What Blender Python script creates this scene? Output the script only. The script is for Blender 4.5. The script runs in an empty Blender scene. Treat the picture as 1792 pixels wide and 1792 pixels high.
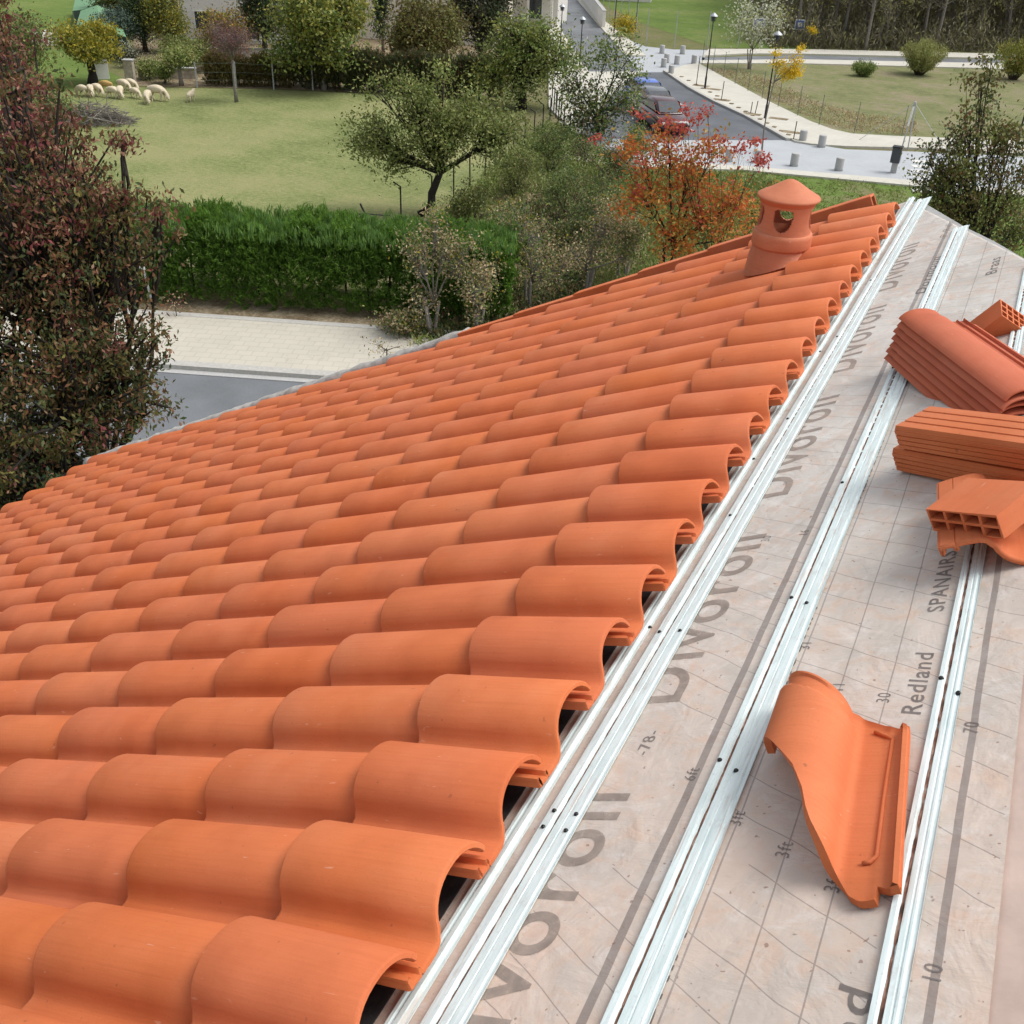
import bpy, bmesh, math, random
import numpy as np
from mathutils import Vector, Matrix
R_ = math.radians
SC = bpy.context.scene
COL = SC.collection
rng = np.random.default_rng(7)
random.seed(7)

# ------------------------------------------------------------------ camera, sky, sun, exposure
ZG = 9.6                                   # roof origin above the ground
CAM = np.array([0.80198, -0.75298, 1.41464 + ZG])
FL = 1809.35                               # focal length in pixels of the 1792 px photograph
CR = np.array([0.8972279, 0.44007344, 0.03629685])
CU = np.array([-0.26041496, 0.46096674, 0.84834764])
CF = np.array([-0.35660362, 0.77061341, -0.52819393])
cd = bpy.data.cameras.new('camera'); cam = bpy.data.objects.new('camera', cd); COL.objects.link(cam)
cd.sensor_width = 36; cd.lens = FL / 1792 * 36; cd.clip_start = 0.05; cd.clip_end = 3000
m = Matrix((( CR[0], CU[0], -CF[0], CAM[0]), (CR[1], CU[1], -CF[1], CAM[1]), (CR[2], CU[2], -CF[2], CAM[2]), (0, 0, 0, 1)))
cam.matrix_world = m
SC.camera = cam

SUN_EL, SUN_AZ = R_(60), R_(58)            # azimuth measured from +Y towards +X
wd = bpy.data.worlds.new('World'); SC.world = wd; wd.use_nodes = True
nt = wd.node_tree
sky = nt.nodes.new('ShaderNodeTexSky'); sky.sky_type = 'NISHITA'; sky.sun_disc = False
sky.sun_elevation = SUN_EL; sky.sun_rotation = SUN_AZ
sky.air_density = 1.0; sky.dust_density = 4.0; sky.ozone_density = 1.0
hs = nt.nodes.new('ShaderNodeHueSaturation'); hs.inputs['Saturation'].default_value = 0.28
nt.links.new(sky.outputs[0], hs.inputs['Color'])
nt.links.new(hs.outputs[0], nt.nodes['Background'].inputs[0])
nt.nodes['Background'].inputs[1].default_value = 0.15
sl = bpy.data.lights.new('sun', 'SUN'); sl.energy = 1.25; sl.angle = R_(28); sl.color = (1, 0.96, 0.9)
so = bpy.data.objects.new('sun', sl); COL.objects.link(so)
sd = Vector((math.sin(SUN_AZ) * math.cos(SUN_EL), math.cos(SUN_AZ) * math.cos(SUN_EL), math.sin(SUN_EL)))
so.rotation_euler = sd.to_track_quat('Z', 'Y').to_euler(); so.location = (0, 0, 60)
SC.view_settings.view_transform = 'Standard'; SC.view_settings.look = 'None'
SC.view_settings.exposure = 0.40; SC.view_settings.gamma = 1

# ------------------------------------------------------------------ geometry helpers
TILT = 0.48105787
Un = np.array([math.cos(TILT), 0, math.sin(TILT)]); Nn = np.array([-math.sin(TILT), 0, math.cos(TILT)])
Vn = np.array([0, 1.0, 0])
MROOF = Matrix(((Un[0], 0, Nn[0], 0), (0, 1, 0, 0), (Un[2], 0, Nn[2], ZG), (0, 0, 0, 1)))
def ray(px, py): return CF + CR * (px - 896) / FL - CU * (py - 896) / FL
def G(px, py, z=0.0):                      # photo position -> point of the ground plane
    d = ray(px, py); s = (z - CAM[2]) / d[2]; return CAM + s * d
def PRJ(P):
    d = np.asarray(P, float) - CAM; z = d @ CF
    return np.array([896 + FL * (d @ CR) / z, 896 - FL * (d @ CU) / z]), z
def HT(base, ytop):                        # height of a vertical thing standing on base whose top shows at ytop
    lo, hi = 0.0, 40.0
    for _ in range(40):
        mid = (lo + hi) / 2
        if PRJ(base + np.array([0, 0, mid]))[0][1] > ytop: lo = mid
        else: hi = mid
    return lo
def PXM(base): return FL / PRJ(base)[1]   # photo pixels per metre at a point

def tag(o, label=None, cat=None, group=None, kind=None):
    if label: o['label'] = label
    if cat: o['category'] = cat
    if group: o['group'] = group
    if kind: o['kind'] = kind
    return o
def mobj(name, verts, faces, mat=None, parent=None, smooth=False):
    me = bpy.data.meshes.new(name)
    me.from_pydata([tuple(map(float, v)) for v in verts], [], [tuple(f) for f in faces]); me.update()
    if smooth: me.shade_smooth()
    o = bpy.data.objects.new(name, me); COL.objects.link(o)
    if mat: me.materials.append(mat)
    if parent: o.parent = parent
    return o
def empty(name, loc=(0, 0, 0), rz=0):
    o = bpy.data.objects.new(name, None); COL.objects.link(o); o.location = tuple(map(float, loc)); o.rotation_euler = (0, 0, rz)
    o.empty_display_size = 0.1
    return o
class MB:                                  # collects pieces for ONE mesh object
    def __init__(s): s.v = []; s.f = []
    def add(s, vs, fs):
        n = len(s.v); s.v += [tuple(map(float, v)) for v in vs]; s.f += [tuple(i + n for i in f) for f in fs]
    def box(s, c, d, M=None):
        x, y, z = d[0] / 2, d[1] / 2, d[2] / 2
        vs = [(c[0] + a * x, c[1] + b * y, c[2] + e * z) for a in (-1, 1) for b in (-1, 1) for e in (-1, 1)]
        if M is not None: vs = [tuple(M @ Vector(v)) for v in vs]
        s.add(vs, [(0, 1, 3, 2), (4, 6, 7, 5), (0, 4, 5, 1), (2, 3, 7, 6), (0, 2, 6, 4), (1, 5, 7, 3)])
    def tube(s, pts, rs, n=6, cap=True):
        pts = [np.array(p, float) for p in pts]
        if not hasattr(rs, '__len__'): rs = [rs] * len(pts)
        base = len(s.v)
        ref = np.array([0.31, 0.2, 0.93])
        for i, p in enumerate(pts):
            t = pts[min(i + 1, len(pts) - 1)] - pts[max(i - 1, 0)]; t = t / (np.linalg.norm(t) + 1e-9)
            a = np.cross(t, ref)
            if np.linalg.norm(a) < .15: a = np.cross(t, np.array([1, .1, 0]))
            a /= np.linalg.norm(a); b = np.cross(t, a)
            for k in range(n):
                an = 2 * math.pi * k / n
                s.v.append(tuple(p + rs[i] * (math.cos(an) * a + math.sin(an) * b)))
        for i in range(len(pts) - 1):
            for k in range(n):
                s.f.append((base + i * n + k, base + i * n + (k + 1) % n, base + (i + 1) * n + (k + 1) % n, base + (i + 1) * n + k))
        if cap:
            s.f.append(tuple(base + k for k in range(n))[::-1]); s.f.append(tuple(base + (len(pts) - 1) * n + k for k in range(n)))
    def lathe(s, prof, n=24, c=(0, 0, 0), a0=0, a1=2 * math.pi):
        base = len(s.v)
        for r, z in prof:
            for k in range(n):
                an = 2 * math.pi * k / n; s.v.append((c[0] + r * math.cos(an), c[1] + r * math.sin(an), c[2] + z))
        for i in range(len(prof) - 1):
            for k in range(n):
                s.f.append((base + i * n + k, base + i * n + (k + 1) % n, base + (i + 1) * n + (k + 1) % n, base + (i + 1) * n + k))
    def build(s, name, mat, parent=None, smooth=False): return mobj(name, s.v, s.f, mat, parent, smooth)
def bevel(o, w, seg=2):
    bm = bmesh.new(); bm.from_mesh(o.data)
    bmesh.ops.recalc_face_normals(bm, faces=bm.faces)
    bmesh.ops.bevel(bm, geom=[e for e in bm.edges if len(e.link_faces) == 2 and e.calc_face_angle(0) > 0.5], offset=w, segments=seg, affect='EDGES', profile=0.6)
    bm.to_mesh(o.data); bm.free(); return o
def recalc(o):
    bm = bmesh.new(); bm.from_mesh(o.data); bmesh.ops.recalc_face_normals(bm, faces=bm.faces); bm.to_mesh(o.data); bm.free(); return o
def copy_tree(o, parent=None):
    c = o.copy(); COL.objects.link(c)
    if parent: c.parent = parent
    for ch in list(o.children): copy_tree(ch, c)
    return c

# ------------------------------------------------------------------ material helpers
class NT:
    def __init__(s, name):
        s.m = bpy.data.materials.new(name); s.m.use_nodes = True; s.t = s.m.node_tree; s.b = s.t.nodes['Principled BSDF']
    def n(s, typ, **kw):
        d = s.t.nodes.new(typ)
        for k, v in kw.items(): setattr(d, k, v)
        return d
    def put(s, inp, v):
        if hasattr(v, 'is_output') or isinstance(v, bpy.types.NodeSocket): s.t.links.new(v, inp)
        else: inp.default_value = v
    def math(s, op, a, b=0.0, c=0.0):
        d = s.n('ShaderNodeMath', operation=op); s.put(d.inputs[0], a); s.put(d.inputs[1], b)
        if len(d.inputs) > 2: s.put(d.inputs[2], c)
        return d.outputs[0]
    def mix(s, f, a, b, bt='MIX'):
        d = s.n('ShaderNodeMix', data_type='RGBA', blend_type=bt)
        s.put(d.inputs['Factor'], f)
        s.put(d.inputs[6], a if not isinstance(a, tuple) else (*a, 1)[:4]); s.put(d.inputs[7], b if not isinstance(b, tuple) else (*b, 1)[:4])
        return d.outputs[2]
    def coord(s, kind='Object'): return s.n('ShaderNodeTexCoord').outputs[kind]
    def scale(s, vec, sc, loc=(0, 0, 0)):
        d = s.n('ShaderNodeMapping'); s.put(d.inputs['Vector'], vec); d.inputs['Scale'].default_value = sc; d.inputs['Location'].default_value = loc; return d.outputs[0]
    def noise(s, vec, sc=5, det=4, rough=0.55, dist=0.0):
        d = s.n('ShaderNodeTexNoise'); s.put(d.inputs['Vector'], vec); d.inputs['Scale'].default_value = sc; d.inputs['Detail'].default_value = det
        d.inputs['Roughness'].default_value = rough; d.inputs['Distortion'].default_value = dist; return d.outputs[0]
    def ramp(s, f, stops):
        d = s.n('ShaderNodeValToRGB'); s.put(d.inputs[0], f); e = d.color_ramp.elements
        while len(e) < len(stops): e.new(0.5)
        for k, (p, c) in enumerate(stops): e[k].position = p; e[k].color = (*c, 1) if len(c) == 3 else c
        return d.outputs[0]
    def smooth(s, f, a, b):
        d = s.n('ShaderNodeMapRange'); s.put(d.inputs[0], f); d.inputs[1].default_value = a; d.inputs[2].default_value = b; return d.outputs[0]
    def bump(s, h, strength=0.3, dist=0.01):
        d = s.n('ShaderNodeBump'); d.inputs['Strength'].default_value = strength; d.inputs['Distance'].default_value = dist; s.put(d.inputs['Height'], h)
        s.t.links.new(d.outputs[0], s.b.inputs['Normal'])
    def base(s, c, rough=0.7, metal=0.0, spec=0.4):
        s.put(s.b.inputs['Base Color'], c if not isinstance(c, tuple) else (*c, 1)); s.put(s.b.inputs['Roughness'], rough)
        s.b.inputs['Metallic'].default_value = metal; s.b.inputs['Specular IOR Level'].default_value = spec; return s.m
def simple(name, c, rough=0.7, var=0.15, sc=8.0, metal=0.0, bump=0.0):
    t = NT(name); n = t.noise(t.coord(), sc, 5)
    lo = tuple(x * (1 - var) for x in c); hi = tuple(min(1, x * (1 + var)) for x in c)
    col = t.ramp(n, [(0.3, lo), (0.7, hi)])
    if bump: t.bump(n, bump, 0.01)
    return t.base(col, rough, metal)

# terracotta
def clay(name, c=(0.60, 0.160, 0.054), streak=(1.5, 60, 8), grooves=False):
    t = NT(name); co = t.coord()
    rnd = t.n('ShaderNodeObjectInfo').outputs['Random']
    off = t.n('ShaderNodeVectorMath', operation='ADD'); t.put(off.inputs[0], co)
    cmb = t.n('ShaderNodeCombineXYZ'); t.put(cmb.inputs[0], t.math('MULTIPLY', rnd, 37.0)); t.put(cmb.inputs[1], t.math('MULTIPLY', rnd, 11.0)); t.put(off.inputs[1], cmb.outputs[0])
    v = off.outputs[0]
    big = t.noise(v, 6, 4); st = t.noise(t.scale(v, streak), 3, 5, 0.6); fine = t.noise(v, 180, 3, 0.7)
    a = t.ramp(big, [(0.25, tuple(x * q for x, q in zip(c, (0.86, 0.80, 0.74)))), (0.5, c), (0.78, tuple(x * q for x, q in zip(c, (1.08, 1.16, 1.3))))])
    a = t.mix(t.math('MULTIPLY', t.smooth(st, 0.45, 0.75), 0.35), a, tuple(x * q for x, q in zip(c, (0.82, 0.72, 0.65))))
    hv = t.n('ShaderNodeHueSaturation'); t.put(hv.inputs['Color'], a); t.put(hv.inputs['Value'], t.math('ADD', 0.955, t.math('MULTIPLY', rnd, 0.07)))
    t.put(hv.inputs['Hue'], t.math('ADD', 0.4975, t.math('MULTIPLY', rnd, 0.0035))); t.put(hv.inputs['Saturation'], t.math('ADD', 0.93, t.math('MULTIPLY', t.noise(v, 2, 1), 0.12)))
    a = hv.outputs[0]
    # chalky scuffs, dust and dark specks
    a = t.mix(t.math('MULTIPLY', t.smooth(t.noise(v, 2.6, 5, 0.7), 0.52, 0.72), 0.14), a, (0.66, 0.33, 0.19))
    a = t.mix(t.math('MULTIPLY', t.smooth(fine, 0.58, 0.75), 0.28), a, tuple(x * 0.62 for x in c))
    sc = t.noise(t.scale(v, (9, 40, 20)), 3, 2, 0.5, 0.4); spots = t.noise(v, 55, 2, 0.5)
    a = t.mix(t.math('MULTIPLY', t.smooth(sc, 0.72, 0.78), 0.35), a, (0.75, 0.48, 0.34))
    a = t.mix(t.math('MULTIPLY', t.smooth(spots, 0.73, 0.78), 0.45), a, (0.16, 0.07, 0.04))
    t.bump(t.math('ADD', t.math('MULTIPLY', st, 0.6), t.math('MULTIPLY', fine, 0.5)), 0.22, 0.003)
    return t.base(a, t.math('ADD', 0.62, t.math('MULTIPLY', big, 0.2)), 0, 0.3)
M = {}
M['clay'] = clay('terracotta'); M['clay_brick'] = clay('brick_clay', (0.60, 0.17, 0.062), (1, 30, 30)); M['clay_vent'] = clay('vent_clay', (0.56, 0.195, 0.098), (4, 4, 20))
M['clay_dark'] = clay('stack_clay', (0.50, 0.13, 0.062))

def membrane():
    t = NT('roof_membrane'); co = t.coord()
    sp = t.n('ShaderNodeSeparateXYZ'); t.put(sp.inputs[0], co); u, v = sp.outputs[0], sp.outputs[1]
    b1 = t.noise(co, 5, 6, 0.6, 0.6); b2 = t.noise(co, 17, 5, 0.65, 0.8); f = t.noise(co, 260, 2)
    col = t.ramp(b1, [(0.3, (0.45, 0.41, 0.37)), (0.5, (0.54, 0.50, 0.455)), (0.66, (0.61, 0.58, 0.54))])
    col = t.mix(t.math('MULTIPLY', t.smooth(b2, 0.50, 0.66), 0.5), col, (0.60, 0.41, 0.30))
    near = t.smooth(v, 1.6, -0.3)
    col = t.mix(t.math('MULTIPLY', near, t.math('ADD', .25, t.math('MULTIPLY', t.smooth(b1, 0.4, 0.7), .75))), col, (0.62, 0.44, 0.34))
    b4 = t.noise(co, 11, 6, 0.7, 1.5)
    col = t.mix(t.math('MULTIPLY', t.smooth(b4, 0.52, 0.68), 0.4), col, (0.72, 0.70, 0.68))
    wob = t.math('MULTIPLY', t.math('SUBTRACT', t.noise(t.scale(co, (5, 3, 1)), 1.0, 2), 0.5), 0.035)
    vv = t.math('ADD', v, wob)
    vv = t.math('ADD', vv, t.math('MULTIPLY', u, 0.66))
    fr = t.math('FRACT', t.math('ADD', t.math('DIVIDE', vv, 0.082), 20.3))
    cross = t.math('LESS_THAN', fr, 0.026)
    cross = t.math('MULTIPLY', cross, t.math('GREATER_THAN', u, 0.40))
    cross = t.math('MULTIPLY', cross, t.math('LESS_THAN', u, 1.058))
    cross = t.math('MULTIPLY', cross, t.math('GREATER_THAN', t.noise(co, 2.3, 1), 0.40))
    uw = t.math('ADD', u, t.math('MULTIPLY', t.math('SUBTRACT', t.noise(co, 4, 2), 0.5), 0.006))
    ink = cross
    for c, w in ((0.678, 0.0016), (0.771, 0.0013), (0.856, 0.0013), (0.963, 0.0008)):
        ink = t.math('MAXIMUM', ink, t.math('COMPARE', uw, c, w))
    ink = t.math('MULTIPLY', ink, 0.62)
    st = t.math('MAXIMUM', t.math('COMPARE', uw, 0.570, 0.0075), t.math('COMPARE', uw, 1.001, 0.0055))
    ink = t.math('MAXIMUM', ink, t.math('MULTIPLY', st, 0.75))
    ink = t.math('MULTIPLY', ink, t.math('ADD', 0.7, t.math('MULTIPLY', b2, 0.5)))
    col = t.mix(ink, col, (0.185, 0.155, 0.145))
    spk = t.noise(co, 90, 1); col = t.mix(t.math('MULTIPLY', t.smooth(spk, 0.74, 0.77), 0.6), col, (0.2, 0.1, 0.07))
    wr = t.noise(t.scale(co, (5, 4, 1)), 1.5, 4, 0.5, 1.6); wr2 = t.noise(t.scale(co, (4, 9, 1)), 2.0, 4, 0.55, 2.0)
    t.bump(t.math('ADD', t.math('ADD', wr, t.math('MULTIPLY', wr2, 0.6)), t.math('MULTIPLY', f, 0.05)), 0.45, 0.012)
    return t.base(col, 0.55, 0, 0.35)
M['membrane'] = membrane()
M['membrane2'] = simple('membrane_pink', (0.55, 0.42, 0.36), 0.6, 0.18, 9, bump=0.3)
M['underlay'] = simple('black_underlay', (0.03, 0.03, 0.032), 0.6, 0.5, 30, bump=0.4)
M['ink'] = simple('grey_print', (0.33, 0.275, 0.235), 0.6, 0.25, 30)
M['ink_dark'] = simple('dark_print', (0.19, 0.165, 0.155), 0.6, 0.25, 30)
for k_ in ('ink', 'ink_dark'):
    m_ = M[k_]; t_ = m_.node_tree; bs = t_.nodes['Principled BSDF']; tr_ = t_.nodes.new('ShaderNodeBsdfTransparent'); mx_ = t_.nodes.new('ShaderNodeMixShader')
    nz_ = t_.nodes.new('ShaderNodeTexNoise'); nz_.inputs['Scale'].default_value = 60; nz_.inputs['Detail'].default_value = 5; tc_ = t_.nodes.new('ShaderNodeTexCoord'); t_.links.new(tc_.outputs['Object'], nz_.inputs['Vector'])
    mr_ = t_.nodes.new('ShaderNodeMapRange'); mr_.inputs[1].default_value = .3; mr_.inputs[2].default_value = .7; mr_.inputs[3].default_value = .10; mr_.inputs[4].default_value = .55 if k_ == 'ink' else .4
    t_.links.new(nz_.outputs[0], mr_.inputs[0]); t_.links.new(mr_.outputs[0], mx_.inputs[0]); t_.links.new(bs.outputs[0], mx_.inputs[1]); t_.links.new(tr_.outputs[0], mx_.inputs[2]); t_.links.new(mx_.outputs[0], t_.nodes['Material Output'].inputs[0])
def metal_batten():
    t = NT('coated_batten'); co = t.coord()
    n1 = t.noise(t.scale(co, (20, 2, 6)), 6, 5); n2 = t.noise(co, 120, 3)
    col = t.ramp(n1, [(0.3, (0.56, 0.66, 0.66)), (0.55, (0.68, 0.77, 0.77)), (0.75, (0.76, 0.84, 0.84))])
    col = t.mix(t.math('MULTIPLY', t.smooth(n2, 0.62, 0.7), 0.35), col, (0.48, 0.50, 0.50))
    st = t.noise(t.scale(co, (60, 2.5, 1)), 3, 4)
    col = t.mix(t.math('MULTIPLY', t.smooth(st, 0.58, 0.68), 0.55), col, (0.50, 0.40, 0.34))
    st2 = t.noise(t.scale(co, (8, 5, 1)), 5, 5, 0.7)
    col = t.mix(t.math('MULTIPLY', t.smooth(st2, 0.56, 0.70), 0.4), col, (0.46, 0.44, 0.42))
    t.bump(n2, 0.08, 0.002)
    return t.base(col, 0.55, 0.0, 0.3)
M['batten'] = metal_batten()
def rust():
    t = NT('rusty_dirt'); co = t.coord(); n = t.noise(t.scale(co, (40, 8, 1)), 4, 5)
    col = t.ramp(n, [(0.35, (0.06, 0.035, 0.025)), (0.5, (0.19, 0.08, 0.05)), (0.7, (0.42, 0.30, 0.24))]); return t.base(col, 0.9)
M['rust'] = rust()
M['black'] = simple('black_metal', (0.012, 0.012, 0.014), 0.5, 0.2)
M['screw'] = simple('dark_screw', (0.03, 0.03, 0.03), 0.4, 0.2, metal=0.6)
M['mortar'] = simple('grey_mortar', (0.40, 0.385, 0.36), 0.9, 0.35, 14, bump=0.6)
M['stucco'] = simple('cream_render', (0.62, 0.57, 0.48), 0.9, 0.06, 6, bump=0.2)
M['white_wall'] = simple('white_render', (0.72, 0.70, 0.65), 0.9, 0.06, 3, bump=0.1)
M['stone_wall'] = simple('stone_wall', (0.36, 0.32, 0.26), 0.9, 0.35, 5, bump=0.6)
M['glass'] = simple('window_glass', (0.05, 0.06, 0.07), 0.12, 0.2)
M['slate'] = simple('blue_grey_roof', (0.30, 0.34, 0.39), 0.7, 0.12, 3)
M['green_net'] = simple('green_netting', (0.13, 0.26, 0.14), 0.8, 0.2, 9)
M['white_paint'] = simple('white_paint', (0.75, 0.75, 0.72), 0.6, 0.06)
M['concrete'] = simple('pale_concrete', (0.40, 0.40, 0.39), 0.9, 0.1, 20)
M['wire'] = simple('wire_green', (0.12, 0.16, 0.13), 0.7, 0.2)
M['galv'] = simple('galvanised_steel', (0.42, 0.44, 0.46), 0.45, 0.1, metal=0.5)
M['bark'] = simple('bark', (0.085, 0.062, 0.045), 0.95, 0.4, 14, bump=0.8)
M['bark_grey'] = simple('grey_bark', (0.21, 0.19, 0.165), 0.95, 0.3, 14, bump=0.6)
M['bark_dark'] = simple('dark_bark', (0.03, 0.024, 0.02), 0.95, 0.4, 14, bump=0.6)
M['wool'] = simple('cream_wool', (0.60, 0.52, 0.38), 0.95, 0.15, 40, bump=0.8)
M['wool_tan'] = simple('tan_wool', (0.46, 0.30, 0.11), 0.95, 0.15, 40, bump=0.8)

LEAFGAIN = 2.0
def leafmat(name, cols, trans=0.3):
    if name in ('maroon_leaves', 'turning_leaves', 'dark_leaves', 'hedge_leaves', 'hedge_tip_leaves'): cols = [tuple(x * 1.3 for x in c) for c in cols]
    t = NT(name); g = t.n('ShaderNodeNewGeometry'); r = g.outputs['Random Per Island']
    cols = [tuple(min(.8, x * LEAFGAIN) for x in c) for c in cols]
    stops = [((i + 0.5) / len(cols), c) for i, c in enumerate(cols)]
    col = t.ramp(r, stops)
    n = t.noise(t.coord(), 0.9, 3)
    col = t.mix(t.smooth(n, 0.35, 0.65), col, t.mix(0.4, col, tuple(0.6 * x for x in cols[0])), 'MIX')
    t.base(col, 0.55, 0, 0.3)
    tr = t.n('ShaderNodeBsdfTranslucent'); t.put(tr.inputs[0], col)
    mx = t.n('ShaderNodeMixShader'); mx.inputs[0].default_value = trans
    t.t.links.new(t.b.outputs[0], mx.inputs[1]); t.t.links.new(tr.outputs[0], mx.inputs[2])
    t.t.links.new(mx.outputs[0], t.t.nodes['Material Output'].inputs[0]); return t.m
LM = {
 'red': leafmat('maroon_leaves', [(0.06, 0.014, 0.016), (0.10, 0.024, 0.024), (0.10, 0.045, 0.028), (0.05, 0.045, 0.02), (0.15, 0.075, 0.05)]),
 'redgreen': leafmat('turning_leaves', [(0.025, 0.038, 0.012), (0.05, 0.055, 0.018), (0.10, 0.045, 0.024), (0.13, 0.06, 0.03), (0.04, 0.045, 0.018)]),
 'darkgreen': leafmat('dark_leaves', [(0.015, 0.028, 0.012), (0.03, 0.045, 0.016), (0.05, 0.06, 0.02), (0.10, 0.055, 0.03)]),
 'orange': leafmat('orange_leaves', [(0.28, 0.075, 0.02), (0.36, 0.10, 0.022), (0.38, 0.15, 0.03), (0.20, 0.17, 0.04), (0.28, 0.06, 0.025)], 0.4),
 'orangegreen': leafmat('orange_green_leaves', [(0.17, 0.15, 0.035), (0.30, 0.20, 0.05), (0.45, 0.14, 0.03), (0.12, 0.13, 0.03)], 0.4),
 'redtip': leafmat('red_leaves', [(0.27, 0.055, 0.04), (0.34, 0.085, 0.055), (0.22, 0.035, 0.035)], 0.4),
 'olive': leafmat('olive_leaves', [(0.07, 0.085, 0.022), (0.11, 0.125, 0.034), (0.17, 0.18, 0.055), (0.10, 0.11, 0.04)]),
 'green': leafmat('green_leaves', [(0.05, 0.085, 0.018), (0.09, 0.13, 0.028), (0.13, 0.17, 0.05), (0.20, 0.21, 0.08)]),
 'yellowgreen': leafmat('yellow_green_leaves', [(0.07, 0.085, 0.014), (0.12, 0.13, 0.022), (0.17, 0.17, 0.035), (0.22, 0.20, 0.05)]),
 'yellow': leafmat('yellow_leaves', [(0.36, 0.26, 0.015), (0.46, 0.33, 0.02), (0.40, 0.24, 0.015)], 0.45),
 'gold': leafmat('golden_leaves', [(0.14, 0.13, 0.014), (0.21, 0.18, 0.018), (0.27, 0.21, 0.022), (0.09, 0.10, 0.018)]),
 'purple': leafmat('purple_twig_leaves', [(0.09, 0.04, 0.045), (0.13, 0.06, 0.06), (0.11, 0.08, 0.07)]),
 'conifer': leafmat('conifer_needles', [(0.018, 0.035, 0.014), (0.03, 0.05, 0.02), (0.045, 0.06, 0.022)], 0.1),
 'blue': leafmat('blue_needles', [(0.045, 0.065, 0.05), (0.06, 0.09, 0.068), (0.08, 0.11, 0.085)], 0.1),
 'brown': leafmat('brown_olive_leaves', [(0.055, 0.05, 0.016), (0.09, 0.075, 0.02), (0.11, 0.10, 0.025), (0.07, 0.045, 0.025)]),
 'darkbrown': leafmat('dark_olive_leaves', [(0.028, 0.03, 0.018), (0.045, 0.045, 0.025), (0.06, 0.058, 0.035)]),
 'hedge': leafmat('hedge_leaves', [(0.035, 0.075, 0.010), (0.055, 0.105, 0.015), (0.085, 0.15, 0.024), (0.05, 0.09, 0.015)], 0.55),
 'hedgetip': leafmat('hedge_tip_leaves', [(0.06, 0.11, 0.022), (0.085, 0.14, 0.035), (0.045, 0.09, 0.028)], 0.3),
 'wild': leafmat('dry_shrub_leaves', [(0.14, 0.12, 0.06), (0.24, 0.18, 0.10), (0.32, 0.22, 0.13), (0.10, 0.11, 0.04), (0.42, 0.33, 0.22)], 0.3),
 'wildgreen': leafmat('wild_green_leaves', [(0.04, 0.065, 0.02), (0.09, 0.12, 0.03), (0.16, 0.18, 0.06), (0.06, 0.09, 0.035)], 0.3),
 'silver': leafmat('silvery_leaves', [(0.30, 0.30, 0.24), (0.40, 0.40, 0.33), (0.22, 0.25, 0.16)], 0.3),
 'willow': leafmat('willow_leaves', [(0.15, 0.17, 0.05), (0.20, 0.22, 0.08), (0.17, 0.15, 0.06)], 0.3),
 'wood': leafmat('winter_wood_leaves', [(0.085, 0.08, 0.05), (0.14, 0.125, 0.08), (0.16, 0.16, 0.06), (0.10, 0.085, 0.06)], 0.2),
 'grassclump': leafmat('grass_blades', [(0.10, 0.14, 0.035), (0.14, 0.17, 0.05), (0.20, 0.19, 0.08), (0.09, 0.12, 0.03)], 0.3),
}

def quads(centers, axes, widths, lens):
    """leaf quads: rhombic, slightly folded. arrays (n,3),(n,3) axis dir,(n,),(n,)"""
    n = len(centers)
    a = axes / np.linalg.norm(axes, axis=1, keepdims=True)
    r = rng.normal(size=(n, 3)); b = np.cross(a, r); b /= np.linalg.norm(b, axis=1, keepdims=True)
    L = lens[:, None] / 2; Wd = widths[:, None] / 2
    c = np.cross(a, b)
    fold = c * Wd * 0.35
    v = np.stack([centers - a * L, centers + b * Wd - a * L * 0.1 + fold, centers + a * L, centers - b * Wd - a * L * 0.1 + fold], 1)
    return v.reshape(-1, 3)
def leafobj(name, V, mat, parent):
    n = len(V) // 4
    me = bpy.data.meshes.new(name)
    me.vertices.add(len(V)); me.vertices.foreach_set('co', V.astype(np.float32).ravel())
    me.loops.add(n * 4); me.polygons.add(n)
    me.loops.foreach_set('vertex_index', np.arange(n * 4, dtype=np.int32))
    me.polygons.foreach_set('loop_start', np.arange(0, n * 4, 4, dtype=np.int32))
    me.update(calc_edges=True); me.validate()
    me.materials.append(mat)
    o = bpy.data.objects.new(name, me); COL.objects.link(o)
    if parent: o.parent = parent
    return o

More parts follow.
